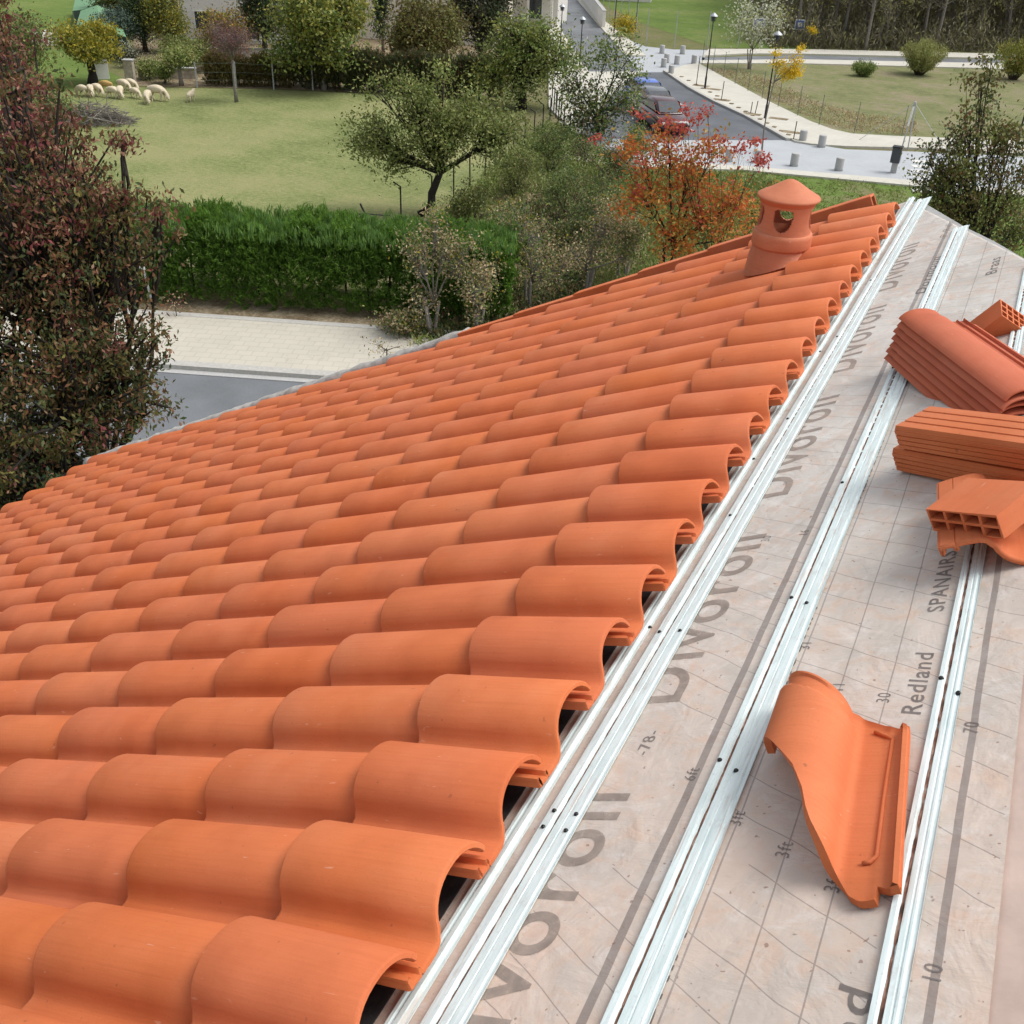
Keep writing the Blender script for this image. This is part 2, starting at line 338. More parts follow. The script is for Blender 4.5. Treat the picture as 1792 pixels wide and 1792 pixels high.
def tree(name, label, cat, base, H, trunk_h, blobs, leaf, mats, trunk_r=0.12, lean=(0, 0), bark='bark', clumps=60, per=60,
         spread=0.35, group=None, droop=0.0, limbs=None, shell=0.55, twigs=True, ltw=0.5, multi=1):
    """blobs: list of (dx,dy,z,rx,ry,rz) in metres about the base; mats: list of (leaf material, weight, lambda unit position->bool or None)"""
    root = empty(name, base)
    tag(root, label, cat, group)
    tk = MB(); top = np.array([lean[0], lean[1], trunk_h])
    vol = np.array([b[3] * b[4] * b[5] for b in blobs]) ** 0.8; vol /= vol.sum()
    cl = []
    for bi, b in enumerate(blobs):
        k = max(3, int(clumps * vol[bi] * 1.0 + 0.5))
        d = rng.normal(size=(k, 3)); d /= np.linalg.norm(d, axis=1, keepdims=True)
        rr = (shell + (1 - shell) * rng.random((k, 1))) * (0.88 + 0.24 * rng.random((k, 1)))
        rr = np.where(rng.random((k, 1)) < 0.25, rng.random((k, 1)) * 0.7, rr)
        cl.append((np.array(b[:3]) + d * rr * np.array(b[3:]), np.full(k, bi)))
    C = np.concatenate([c[0] for c in cl]); BI = np.concatenate([c[1] for c in cl])
    C[:, 2] = np.maximum(C[:, 2], 0.12)
    # trunk
    for q in range(multi):
        off = np.array([rng.normal() * 0.25, rng.normal() * 0.25, 0]) * (multi > 1)
        mid = top * 0.5 + np.array([rng.normal() * 0.04, rng.normal() * 0.04, 0]) * trunk_h
        tk.tube([off * 0.3, mid * np.array([1, 1, 0.6]) + off * .6, mid + off * 0.8, top + off], [trunk_r * 1.35, trunk_r, trunk_r * 0.9, trunk_r * 0.72], 8)
    tips = []
    for bi, b in enumerate(blobs):
        c = np.array(b[:3]); e = c + np.array([0, 0, -b[5] * 0.15])
        m1 = top * 0.5 + e * 0.5 + np.array([rng.normal(), rng.normal(), 0]) * 0.045 * np.linalg.norm(e - top)
        lr = min(trunk_r * .6, b[3] * .11)
        tk.tube([top * 0.97, m1, e], [lr, lr * .7, lr * .3], 6)
        tips.append((m1, e))
    if twigs:
        for i, c in enumerate(C):
            m1, e = tips[BI[i]]; s = m1 + (e - m1) * rng.random()
            mid = (s + c) / 2 + rng.normal(size=3) * 0.08 * np.linalg.norm(c - s)
            r = trunk_r * 0.16
            tk.tube([s, mid, c], [r * 1.3, r * 0.8, r * 0.35], 4, False)
    tk.build('trunk', M[bark], root, True)
    # leaves
    n = len(C) * per
    idx = np.repeat(np.arange(len(C)), per)
    csz = spread * (0.6 + 0.8 * rng.random(len(C)))
    P = C[idx] + rng.normal(size=(n, 3)) * csz[idx][:, None] * np.array([1, 1, 0.75])
    P[:, 2] = np.maximum(P[:, 2], 0.03)
    ax = rng.normal(size=(n, 3)); ax[:, 2] -= droop
    ln = leaf * (0.7 + 0.6 * rng.random(n))
    V = quads(P, ax, ln * ltw, ln)
    w = np.array([m_[1] for m_ in mats], float)
    zrel = (C[:, 2] - C[:, 2].min()) / (np.ptp(C[:, 2]) + 1e-6)
    pick = np.zeros(len(C), int)
    for i in range(len(C)):
        ww = w.copy()
        for k, m_ in enumerate(mats):
            if len(m_) > 2: ww[k] *= m_[2](zrel[i])
        ww /= ww.sum(); pick[i] = rng.choice(len(mats), p=ww)
    lp = pick[idx]
    # a few leaves of every clump take another tone
    sw = rng.random(n) < 0.12; lp[sw] = rng.integers(0, len(mats), sw.sum())
    # ONE crown: join with several material slots
    o = leafobj('crown', V, LM[mats[0][0]], root)
    for m_ in mats[1:]: o.data.materials.append(LM[m_[0]])
    o.data.polygons.foreach_set('material_index', lp.astype(np.int32)); o.data.update()
    return root
def at(base_px, top_y=None, width_px=None):
    b = G(*base_px); H = HT(b, top_y) if top_y is not None else None
    return b, H, (width_px / PXM(b + np.array([0, 0, (H or 0) / 2])) if width_px else None)
def round_tree(name, label, cat, bpx, ytop, wpx, leaf, mats, crown_from=0.3, nb=6, seed_sq=1.0, **kw):
    b, H, w = at(bpx, ytop, wpx)
    r = w / 2; cz = H * (crown_from + 1) / 2; rz = H * (1 - crown_from) / 2
    bl = [(0, 0, cz, r * 0.62, r * 0.62, rz * 0.72)]
    for k in range(nb):
        a = 2 * math.pi * k / nb + rng.random(); zz = rng.uniform(-0.45, 0.55)
        q = math.sqrt(max(0.05, 1 - zz * zz)) * 0.58
        bl.append((math.cos(a) * r * q, math.sin(a) * r * q, cz + zz * rz, r * rng.uniform(.34, .46), r * rng.uniform(.34, .46), rz * rng.uniform(.3, .42)))
    th = kw.pop('trunk_h', H * (crown_from + 0.12))
    return tree(name, label, cat, b, H, th, bl, leaf, mats, **kw)


# ================================================================== GROUND AND ROADS
def gnd_mat(name, stops, sc=(0.25, 3.0), b2=None, bumpd=0.05, streak=None):
    t = NT(name); co = t.coord()
    n1 = t.noise(co, sc[0], 6, 0.6); n2 = t.noise(co, sc[1], 6, 0.7)
    col = t.ramp(t.math('ADD', t.math('MULTIPLY', n1, 0.55), t.math('MULTIPLY', n2, 0.45)), stops)
    if streak:
        s = t.noise(t.scale(co, (0.5, 1.6, 1)), 2.2, 5, 0.65)
        col = t.mix(t.math('MULTIPLY', t.smooth(s, 0.56, 0.70), 0.6), col, streak)
    n3 = t.noise(co, 14, 3); col = t.mix(t.math('MULTIPLY', t.smooth(n3, 0.45, 0.75), 0.35), col, tuple(0.45 * x for x in stops[0][1]))
    t.bump(t.math('ADD', n2, n3), 0.6, bumpd)
    return t.base(col, 0.95, 0, 0.1)
M['ground'] = gnd_mat('rough_ground', [(0.32, (0.10, 0.105, 0.04)), (0.47, (0.15, 0.16, 0.06)), (0.58, (0.19, 0.17, 0.095))])
M['pasture'] = gnd_mat('pasture_grass', [(0.38, (0.125, 0.15, 0.055)), (0.48, (0.20, 0.23, 0.088)), (0.57, (0.27, 0.27, 0.125))], (0.2, 5.0), streak=(0.34, 0.32, 0.17))
M['lawn'] = gnd_mat('bright_lawn', [(0.35, (0.09, 0.14, 0.035)), (0.5, (0.13, 0.19, 0.045)), (0.62, (0.19, 0.22, 0.075))], (0.15, 1.5))
M['lot'] = gnd_mat('vacant_lot_grass', [(0.36, (0.13, 0.14, 0.07)), (0.48, (0.19, 0.20, 0.09)), (0.60, (0.26, 0.22, 0.15))], (0.35, 1.8), streak=(0.15, 0.22, 0.06))
M['verge'] = gnd_mat('verge_grass', [(0.36, (0.09, 0.12, 0.035)), (0.48, (0.12, 0.20, 0.04)), (0.60, (0.19, 0.18, 0.09))], (0.3, 2.2))
M['soil'] = gnd_mat('leaf_litter_soil', [(0.36, (0.12, 0.085, 0.05)), (0.5, (0.24, 0.19, 0.12)), (0.62, (0.40, 0.34, 0.24))], (1.5, 9.0))
def asphalt(name, c):
    t = NT(name); co = t.coord(); n = t.noise(co, 60, 3, 0.8); b = t.noise(co, 0.5, 4)
    col = t.ramp(t.math('ADD', t.math('MULTIPLY', n, 0.5), t.math('MULTIPLY', b, 0.5)), [(0.35, tuple(x * .7 for x in c)), (0.65, tuple(x * 1.3 for x in c))])
    t.bump(n, 0.3, 0.01); return t.base(col, 0.85, 0, 0.3)
M['asphalt'] = asphalt('asphalt', (0.115, 0.125, 0.138))
M['asphalt2'] = asphalt('asphalt_pale', (0.155, 0.165, 0.175))
def paving(name, c, ang, sz, line=0.03, lc=0.72):
    t = NT(name); co = t.coord(); mp = t.n('ShaderNodeMapping'); t.put(mp.inputs['Vector'], co); mp.inputs['Rotation'].default_value = (0, 0, ang)
    br = t.n('ShaderNodeTexBrick'); t.put(br.inputs['Vector'], mp.outputs[0]); br.inputs['Scale'].default_value = 1
    br.inputs['Brick Width'].default_value = sz[0]; br.inputs['Row Height'].default_value = sz[1]; br.inputs['Mortar Size'].default_value = line
    br.inputs['Color1'].default_value = (*c, 1); br.inputs['Color2'].default_value = (*[x * .93 for x in c], 1); br.inputs['Mortar'].default_value = (*[x * lc for x in c], 1)
    n = t.noise(co, 0.8, 5); col = t.mix(0.35, br.outputs[0], t.ramp(n, [(0.3, tuple(x * .75 for x in c)), (0.7, c)]), 'MIX')
    st = t.noise(co, 5, 4); col = t.mix(t.math('MULTIPLY', t.smooth(st, 0.6, 0.75), 0.35), col, tuple(0.6 * x for x in c))
    return t.base(col, 0.85, 0, 0.3)
near_ang = math.atan2(22.66 - 19.22, -12.28 + 21.18)
M['pave_near'] = paving('pale_block_paving', (0.52, 0.49, 0.415), -near_ang, (0.4, 0.3), 0.012)
M['pave_far'] = paving('cream_paving', (0.56, 0.54, 0.47), 0.6, (0.4, 0.4), 0.02, 0.85)
M['plaza'] = paving('grey_setts', (0.43, 0.455, 0.475), 0.25, (0.3, 0.15), 0.012, 0.85)
M['kerb'] = simple('kerb_stone', (0.42, 0.41, 0.38), 0.9, 0.12, 12, bump=0.2)
M['road_paint'] = simple('road_paint', (0.62, 0.62, 0.60), 0.8, 0.15, 12)

def sheet(name, pts, z, mat, pix=True, kind='structure'):
    P = [G(*p)[:2] if pix else np.array(p[:2], float) for p in pts]
    o = mobj(name, [(p[0], p[1], z) for p in P], [tuple(range(len(P)))], mat)
    if o.data.polygons[0].normal.z < 0: o.data.flip_normals()
    bm = bmesh.new(); bm.from_mesh(o.data); bmesh.ops.triangulate(bm, faces=bm.faces); bm.to_mesh(o.data); bm.free()
    return tag(o, kind=kind)
def slab(name, pts, z, h, mat, pix=True, kind='structure'):
    P = [G(*p)[:2] if pix else np.array(p[:2], float) for p in pts]; n = len(P)
    a = sum(P[i][0] * P[(i + 1) % n][1] - P[(i + 1) % n][0] * P[i][1] for i in range(n))
    if a < 0: P = P[::-1]
    vs = [(p[0], p[1], z + h) for p in P] + [(p[0], p[1], z) for p in P]
    o = mobj(name, vs, [tuple(range(n))] + [(i, i + n, (i + 1) % n + n, (i + 1) % n) for i in range(n)], mat)
    bm = bmesh.new(); bm.from_mesh(o.data); bmesh.ops.triangulate(bm, faces=[f for f in bm.faces if len(f.verts) > 4]); bm.to_mesh(o.data); bm.free()
    return tag(o, kind=kind)
def strip(name, line, w0, w1, z, h, mat, pix=True):
    """ribbon beside a polyline (offsets w0..w1 to its left), as a slab"""
    P = [G(*p)[:2] if pix else np.array(p[:2], float) for p in line]; A = []; B = []
    for i, p in enumerate(P):
        t = P[min(i + 1, len(P) - 1)] - P[max(i - 1, 0)]; t /= np.linalg.norm(t); nn = np.array([-t[1], t[0]])
        A.append(p + nn * w0); B.append(p + nn * w1)
    return slab(name, A + B[::-1], z, h, mat, False)

gm = mobj('ground', [(-900, -300, 0), (900, -300, 0), (900, 1500, 0), (-900, 1500, 0)], [(0, 1, 2, 3)], M['ground']); tag(gm, kind='structure')
sheet('pasture', [(-420, 330), (-250, 165), (60, 158), (240, 153), (470, 157), (700, 167), (860, 178), (900, 260), (840, 330), (760, 400), (700, 460), (500, 470), (100, 440), (-300, 420)], 0.008, M['pasture'])
sheet('hillside_lawn', [(-500, 150), (-300, -60), (60, -110), (230, -60), (235, 60), (160, 110), (240, 150), (120, 160), (-200, 165)], 0.012, M['lawn'])
sheet('back_lawn', [(1040, -60), (1420, -60), (1420, 86), (1250, 84), (1120, 40), (1050, 5)], 0.012, M['lawn'])
sheet('garden_ground', [(240, 151), (232, 60), (300, -20), (900, -20), (930, 100), (860, 176), (700, 165), (470, 155)], 0.012, M['soil'])
# near street in front of the house
nd = np.array([math.cos(near_ang), math.sin(near_ang)]); nn_ = np.array([-nd[1], nd[0]])
a0 = G(190, 548)[:2]; 
def NS(s, w): return a0 + nd * s + nn_ * w
kw_ = -(np.dot(G(450, 658)[:2] - a0, nn_))
sheet('leaf_litter_strip', [NS(-25, 0.12), NS(22, 0.12), NS(22, 1.5), NS(-25, 1.5)], 0.02, M['soil'], False)
slab('back_kerb', [NS(-25, -0.14), NS(26, -0.14), NS(26, 0.12), NS(-25, 0.12)], 0, 0.13, M['kerb'], False)
slab('pavement', [NS(-25, -kw_ + 0.3), NS(26, -kw_ + 0.3), NS(26, -0.14), NS(-25, -0.14)], 0, 0.12, M['pave_near'], False)
slab('kerb', [NS(-25, -kw_), NS(26, -kw_), NS(26, -kw_ + 0.3), NS(-25, -kw_ + 0.3)], 0, 0.14, M['kerb'], False)
sheet('near_road', [NS(-25, -kw_ - 8), NS(26, -kw_ - 8), NS(26, -kw_), NS(-25, -kw_)], 0.008, M['asphalt2'], False)
slab('gutter_stones', [NS(-25, -kw_ - 0.22), NS(26, -kw_ - 0.22), NS(26, -kw_), NS(-25, -kw_)], 0, 0.03, M['concrete'], False)

# far street, raised crossing and vacant lot
sheet('main_road', [(1160, 127), (1208, 156), (1252, 180), (1306, 205), (1339, 223), (1379, 247), (1250, 246), (1120, 246), (1010, 240), (1060, 180), (1118, 127)], 0.012, M['asphalt'])
sheet('crossing_plaza', [(1120, 246), (1379, 246), (1480, 262), (1600, 266), (1792, 275), (1990, 290), (1990, 345), (1580, 320), (1300, 296), (1100, 285), (1000, 262), (1010, 240)], 0.02, M['plaza'])
sheet('far_plaza', [(1095, 68), (1130, 82), (1180, 87), (1240, 88), (1228, 113), (1200, 118), (1165, 127), (1118, 127), (1085, 118), (1070, 90)], 0.02, M['plaza'])
slab('side_pavement', [(1165, 126), (1200, 116), (1222, 113), (1258, 133), (1290, 150), (1345, 180), (1392, 203), (1420, 216), (1455, 229), (1490, 237), (1560, 241), (1792, 250), (1990, 258), (1990, 280), (1792, 272), (1600, 262), (1480, 259), (1420, 255), (1390, 250), (1341, 223), (1308, 205), (1254, 180), (1210, 156)], 0, 0.10, M['pave_far'])
strip('side_kerb', [(1164, 126), (1208, 156), (1252, 180), (1306, 205), (1339, 223), (1381, 247)], -0.16, 0.03, 0, 0.13, M['kerb'])
slab('front_pavement', [(1000, 262), (1100, 283), (1300, 294), (1580, 318), (1700, 330), (1990, 350), (1990, 362), (1700, 338), (1560, 325), (1300, 301), (1090, 296), (980, 280)], 0, 0.10, M['pave_far'])
sheet('vacant_lot', [(1225, 113), (1392, 113), (1700, 121), (1990, 130), (1990, 257), (1792, 249), (1560, 240), (1490, 236), (1455, 228), (1420, 215), (1392, 202), (1290, 149)], 0.03, M['lot'])
sheet('front_verge', [(1090, 296), (1300, 301), (1560, 325), (1700, 338), (1990, 362), (1990, 640), (1500, 560), (1200, 420), (1100, 340)], 0.016, M['verge'])
slab('far_pavement', [(1228, 100), (1240, 88), (1392, 88), (1740, 96), (1990, 103), (1990, 112), (1740, 104), (1392, 96), (1300, 96)], 0, 0.1, M['pave_far'])
sheet('far_road', [(1228, 101), (1392, 97), (1740, 105), (1990, 113), (1990, 122), (1740, 113), (1392, 106), (1228, 108)], 0.02, M['asphalt2'])
slab('lot_pavement', [(1225, 108), (1392, 106), (1740, 113), (1990, 122), (1990, 131), (1700, 121), (1392, 113), (1225, 113)], 0, 0.1, M['pave_far'])
slab('back_street', [(1118, 128), (1060, 60), (1015, 8), (960, -60), (930, -60), (958, 0), (985, 60), (1030, 128)], 0, 0.05, M['asphalt2'])
slab('back_pavement', [(1130, 100), (1100, 70), (1054, 36), (1030, 10), (985, -60), (960, -60), (1015, 8), (1060, 60), (1095, 100)], 0, 0.12, M['pave_far'])
slab('left_pavement', [(1030, 128), (985, 60), (958, 0), (930, -60), (908, -60), (938, 10), (960, 70), (960, 190), (1010, 240), (1060, 180), (1118, 128)], 0, 0.10, M['pave_far'])
mk = MB()
for (x0, y0, x1, y1) in ((1169, 171, 1177, 176), (1177, 177, 1194, 184), (1205, 226, 1216, 231), (1186, 189, 1186.5, 189.5)):
    a, b = G(x0, y0)[:2], G(x1, y1)[:2]; t = (b - a) / np.linalg.norm(b - a); q = np.array([-t[1], t[0]]) * 0.07
    mk.add([(*(a - q), .02), (*(b - q), .02), (*(b + q), .02), (*(a + q), .02)], [(0, 1, 2, 3)])
for k in range(7):
    a, b = G(1596 + 0 * k, 283 + 8.5 * k)[:2], G(1700, 286 + 9 * k)[:2]; t = (b - a) / np.linalg.norm(b - a); q = np.array([-t[1], t[0]]) * 0.26
    mk.add([(*(a - q), .03), (*(b - q), .03), (*(b + q), .03), (*(a + q), .03)], [(0, 1, 2, 3)])
tag(mk.build('road_markings', M['road_paint']), kind='structure')
pits = MB()
for (x, y) in ((1227, 153), (1247, 159), (1262, 178), (1315, 203), (1362, 211), (1385, 235)):
    c = G(x, y); pits.box((c[0], c[1], 0.105), (1.0, 0.5, 0.012))
for k in range(16):
    f_ = k / 15; x = 1185 + f_ * 185; y = 137 + f_ * 102; c = G(x, y); pits.box((c[0] + .25, c[1] + .1, 0.12), (0.22, 0.22, 0.03), None)
tag(pits.build('planting_pits', M['soil']), kind='structure')

# ================================================================== ROOF
def RP(u, v, h=0): p = Un * u + Vn * v + Nn * h; return np.array([p[0], p[1], p[2] + ZG])
def UV(px, py, h):
    d = ray(px, py); o = CAM - np.array([0, 0, ZG]); s = (h - o @ Nn) / (d @ Nn); P = o + s * d; return float(P @ Un), float(P[1])
TW, TG = 0.22, 0.4182
# ---- tile profile (v relative to the barrel crest line, h relative to the nose level)
def tile_profile():
    p = -0.059; L = [(-.216, p - .006), (-.214, p + .013), (-.206, p + .014), (-.203, p + .001), (-.190, p), (-.187, p + .009), (-.180, p + .009), (-.177, p)]
    L += [(-.160, p), (-.142, p + .0005), (-.133, p + .004), (-.1275, p + .012)]
    c, a, b = -.0375, .0875, .071
    for k in range(17):
        th = math.pi * (0.93 - k / 16 * 0.82); e = 2.15
        cx, sy = math.cos(th), math.sin(th)
        L.append((c + a * (abs(cx) ** (2 / e)) * (1 if cx > 0 else -1), p + b * abs(sy) ** (2 / e)))
    return np.array(L)
PROF = tile_profile()
dP = np.gradient(PROF, axis=0); nrm = np.stack([-dP[:, 1], dP[:, 0]], 1); nrm /= np.linalg.norm(nrm, axis=1, keepdims=True)
def tile_mesh(L, drop, neck=False, lo=None, hi=None):
    """loft of the profile from the nose (u=0) to the head (u=L)"""
    us = [(0.0, .0045), (0.0022, .0012), (0.006, 0.0), (L * .33, 0), (L * .66, 0)] + ([(L - .068, 0), (L - .064, .007)] if neck else []) + [(L - .004, .007 if neck else 0), (L, .010 if neck else .003)]
    n = len(PROF); V = []
    th = .0125
    for (u, ins) in us:
        o = PROF - nrm * ins
        h = -drop * u / L
        V += [(u, q[0], q[1] + h) for q in o]
    for (u, ins) in us:
        o = PROF - nrm * (th - ins)
        h = -drop * u / L
        V += [(u, q[0], q[1] + h) for q in o]
    ns = len(us); F = []
    for s in range(ns - 1):
        for k in range(n - 1):
            F.append((s * n + k, (s + 1) * n + k, (s + 1) * n + k + 1, s * n + k + 1))
            b = ns * n; F.append((b + s * n + k, b + s * n + k + 1, b + (s + 1) * n + k + 1, b + (s + 1) * n + k))
    b = ns * n
    for k in range(n - 1):
        F.append((k, k + 1, b + k + 1, b + k)); e = (ns - 1) * n; F.append((e + k, b + e + k, b + e + k + 1, e + k + 1))
    for s in range(ns - 1):
        F.append((s * n, b + s * n, b + (s + 1) * n, (s + 1) * n)); F.append((s * n + n - 1, (s + 1) * n + n - 1, b + (s + 1) * n + n - 1, b + s * n + n - 1))
    me = bpy.data.meshes.new('clay_tile'); me.from_pydata(V, [], F)
    bm = bmesh.new(); bm.from_mesh(me); bmesh.ops.recalc_face_normals(bm, faces=bm.faces)
    for f in bm.faces: f.smooth = True
    for ed in bm.edges:
        if len(ed.link_faces) == 2 and ed.calc_face_angle(0) > 0.75: ed.smooth = False
    bm.to_mesh(me); bm.free(); me.materials.append(M['clay']); return me
ME_FULL = tile_mesh(TG + .045, .0325)
ME_LAST = tile_mesh(.312, .043)
ME_FAR = ME_FULL
ORD = ['', 'first', 'second', 'third', 'fourth', 'fifth', 'sixth', 'seventh', 'eighth', 'ninth', 'tenth', 'eleventh', 'twelfth', 'thirteenth', 'fourteenth', 'fifteenth', 'sixteenth', 'seventeenth', 'eighteenth', 'nineteenth', 'twentieth', 'twenty-first', 'twenty-second', 'twenty-third']
NROW, NCOL, VENT = 21, 15, 17
vis = []; rest = []
for i in range(-5, NROW + 1):
    for j in range(0, NCOL + 1):
        c = RP(-j * TG + .15, i * TW - .04, 0.0); pts = [PRJ(RP(-j * TG + a, i * TW + b, h))[0] for a, b, h in ((0, -.12, -.06), (.4, -.12, -.06), (0, .04, 0), (.3, 0, 0), (0, -.03, .01))]
        if i * TW < -0.95 + 0: 
            pass
        xs = [p[0] for p in pts]; ys = [p[1] for p in pts]
        ins = max(xs) > 2 and min(xs) < 1790 and max(ys) > 2 and min(ys) < 1789
        dist = PRJ(c)[1]
        if i < -3 and ins: continue
        (vis if ins else rest).append((dist, i, j))
vis.sort()
if len(vis) > 296: rest_vis = vis[296:]; vis = vis[:296]
else: rest_vis = []
print('TILES visible', len(vis), 'rest', len(rest), 'stuffed visible', len(rest_vis))
def tile_matrix(i, j):
    r = random.Random(i * 100 + j)
    J = Matrix.Translation((-j * TG + r.uniform(-.0025, .0025), i * TW + r.uniform(-.0018, .0018), r.uniform(-.001, .0016))) @ Matrix.Rotation(r.uniform(-.006, .006), 4, 'Z')
    return MROOF @ J
for (_, i, j) in vis:
    o = bpy.data.objects.new('clay_tile', ME_LAST if j == 0 else ME_FULL); COL.objects.link(o)
    o.matrix_world = tile_matrix(i, j)
    d = i - VENT
    row = ('in the vent row' if d == 0 else '%s row %s the vent' % (ORD[abs(d)], 'nearer than' if d < 0 else 'beyond'))
    colw = 'open ended at the metal battens' if j == 0 else '%s from the battens' % ORD[j + 1]
    tag(o, 'orange clay tile %s, %s' % (colw, row), 'roof tile', 'orange clay tiles laid on the roof')
mb = MB()
for (_, i, j) in rest_vis + rest:
    me = ME_LAST if j == 0 else ME_FULL; T = tile_matrix(i, j)
    mb.add([T @ v.co for v in me.vertices], [tuple(p.vertices) for p in me.polygons])
if rest_vis or rest:
    o = mb.build('clay_tiles', M['clay'], smooth=False); tag(o, 'orange clay tiles carrying on past the left and lower edges of the photo', 'roof tiles', kind='stuff')
    for p in o.data.polygons: p.use_smooth = True

# ---- roof deck, walls and membranes (roof coordinates through MROOF)
def roofobj(name, V, F, mat, smooth=False):
    o = mobj(name, V, F, mat, None, smooth); o.matrix_world = MROOF; return o
EU = -6.42
outline = [(EU, -4.0), (2.6, -4.0), (2.6, -1.2), (0.925, 3.345), (0.796, 3.738), (0.644, 4.162), (0.353, 5.047), (0.259, 5.215), (-.4, 5.2), (EU, 4.93)]
def prism(out, h0, h1):
    n = len(out); V = [(u, v, h1) for u, v in out] + [(u, v, h0) for u, v in out]
    F = [tuple(range(n)), tuple(range(2 * n - 1, n - 1, -1))] + [(i, i + n, (i + 1) % n + n, (i + 1) % n) for i in range(n)]
    return V, F
house = empty('house', (0, 0, 0)); tag(house, 'cream house under the unfinished tiled roof the photo is taken from', 'house')
V, F = prism(outline, -.24, -.156); deck = roofobj('roof_deck', V, F, M['concrete']); deck.parent = house
wv = []; 
wall = MB()
ring = [(EU + .35, -3.8), (2.5, -3.8), (2.5, -1.3), (.30, 5.0), (EU + .35, 4.75)]
n = len(ring); tops = [RP(u, v, -.235) for u, v in ring]
wall.add(tops + [np.array([t[0], t[1], 0]) for t in tops], [(i, i + n, (i + 1) % n + n, (i + 1) % n) for i in range(n)])
wall.build('wall', M['stucco'], house)
# membrane upper sheet: fine grid with slight sag and wrinkles
def in_poly(u, v): 
    lim = 5.21
    if u > 0.259: lim = 5.21 - (u - 0.259) * 2.80
    return lim
def grid_sheet(name, u0, u1, v0, nu, nv, h0, amp, mat, seed):
    V = []; F = []; r2 = np.random.default_rng(seed); ph = r2.random(8) * 6.28
    for a in range(nu + 1):
        u = u0 + (u1 - u0) * a / nu; top = in_poly(u, 0)
        for b in range(nv + 1):
            v = v0 + (top - v0) * b / nv
            w = amp * (math.sin(v * 7 + ph[0] + 2 * u) * .5 + math.sin(v * 19 + ph[1] - 9 * u) * .3 + math.sin(u * 23 + ph[2] + v * 2) * .4)
            e = 0.0
            if b == nv: e = -.02 + .006 * math.sin(u * 40)
            V.append((u, v, h0 + w + e))
    for a in range(nu):
        for b in range(nv):
            k = a * (nv + 1) + b; F.append((k, k + nv + 1, k + nv + 2, k + 1))
    return roofobj(name, V, F, mat, True)
mem = grid_sheet('roof_membrane', .20, 1.064, -2.2, 40, 220, -.1488, .0004, M['membrane'], 3)
tag(mem, 'pinkish grey printed roofing membrane with grid lines under the metal battens', 'roofing membrane')
mem2 = grid_sheet('roof_membrane', 1.052, 2.5, -2.2, 30, 160, -.1535, .001, M['membrane2'], 4)
tag(mem2, 'plain pinker roofing membrane sheet at the bottom right corner beyond the lap', 'roofing membrane')
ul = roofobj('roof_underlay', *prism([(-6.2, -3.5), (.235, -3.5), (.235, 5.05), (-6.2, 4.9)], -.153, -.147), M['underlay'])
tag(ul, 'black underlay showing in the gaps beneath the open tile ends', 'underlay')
# printed words (parts of the membrane)
def word(txt, u, v, size, mat, shear=0.0, sx=1.0, h=-.1463, flip=False):
    h = -.1479
    cu = bpy.data.curves.new('t', 'FONT'); cu.body = txt; cu.size = size; cu.shear = shear; cu.space_character = 1.12; cu.resolution_u = 9 if size > .1 else 3
    if (mat is M['ink_dark'] and size > .04) or size > .1: cu.offset = size * .012
    ob = bpy.data.objects.new('t', cu); COL.objects.link(ob)
    dg = bpy.context.evaluated_depsgraph_get(); me = bpy.data.meshes.new_from_object(ob.evaluated_get(dg)); bpy.data.objects.remove(ob)
    for vx in me.vertices:
        x, y, z = vx.co; vx.co = (u - y, v + x * sx, h)
    me.materials.clear(); me.materials.append(mat)
    bm = bmesh.new(); bm.from_mesh(me)
    for f in bm.faces:
        if f.normal.z < 0: f.normal_flip()
    bm.to_mesh(me); bm.free()
    o = bpy.data.objects.new('printed_word', me); COL.objects.link(o); o.parent = mem; return o
def fitword(txt, u, v0, v1, size, mat, shear=0.0):
    o = word(txt, u, v0, size, mat, shear); ys = [vx.co.y for vx in o.data.vertices]; k = (v1 - v0) / (max(ys) - min(ys)); y0 = min(ys)
    for vx in o.data.vertices: vx.co.y = v0 + (vx.co.y - y0) * k
    return o
for (a, b) in ((-.14, .475), (.735, 1.405), (1.615, 2.30), (2.52, 3.2), (3.42, 4.1)):
    fitword('Divoroll', .462, a, b, .175, M['ink'])
for (a, b) in ((.635, 1.03), (-.20, .185), (1.48, 1.85)):
    fitword('SAERUBRIA', .669, a, b, .055, M['ink_dark'], .15)
fitword('Redland', .918, .655, .835, .045, M['ink_dark'], .2); fitword('SPANAIRS', .918, .965, 1.19, .042, M['ink_dark'])
fitword('Redland', .935, -.17, .125, .06, M['ink_dark'], .2)
fitword('Dormoun', .598, 3.22, 3.72, .055, M['ink_dark'], .2); fitword('P-Rdin', .585, 4.05, 4.35, .05, M['ink'], .2)
fitword('Braas', .842, 3.23, 3.44, .055, M['ink_dark'])
for txt, u, v in (('6ft', .573, .503), ('3ft', .686, .395), ('3ft', .778, .33), ('3ft', .863, .268), ('10', 1.009, .135), ('31', .686, .875), ('11', .778, .73), ('30', .863, .69), ('16', .573, 1.36), ('70', 1.009, .60), ('30', .480, 1.36), ('31', .69, .76)):
    w_ = word(txt, u, v, .032, M['ink_dark'], .2, .85, -.1477); w_.name = 'printed_number'
w_ = word('-78-', .455, .575, .036, M['ink_dark'], 0, 1.1); w_.name = 'printed_number'
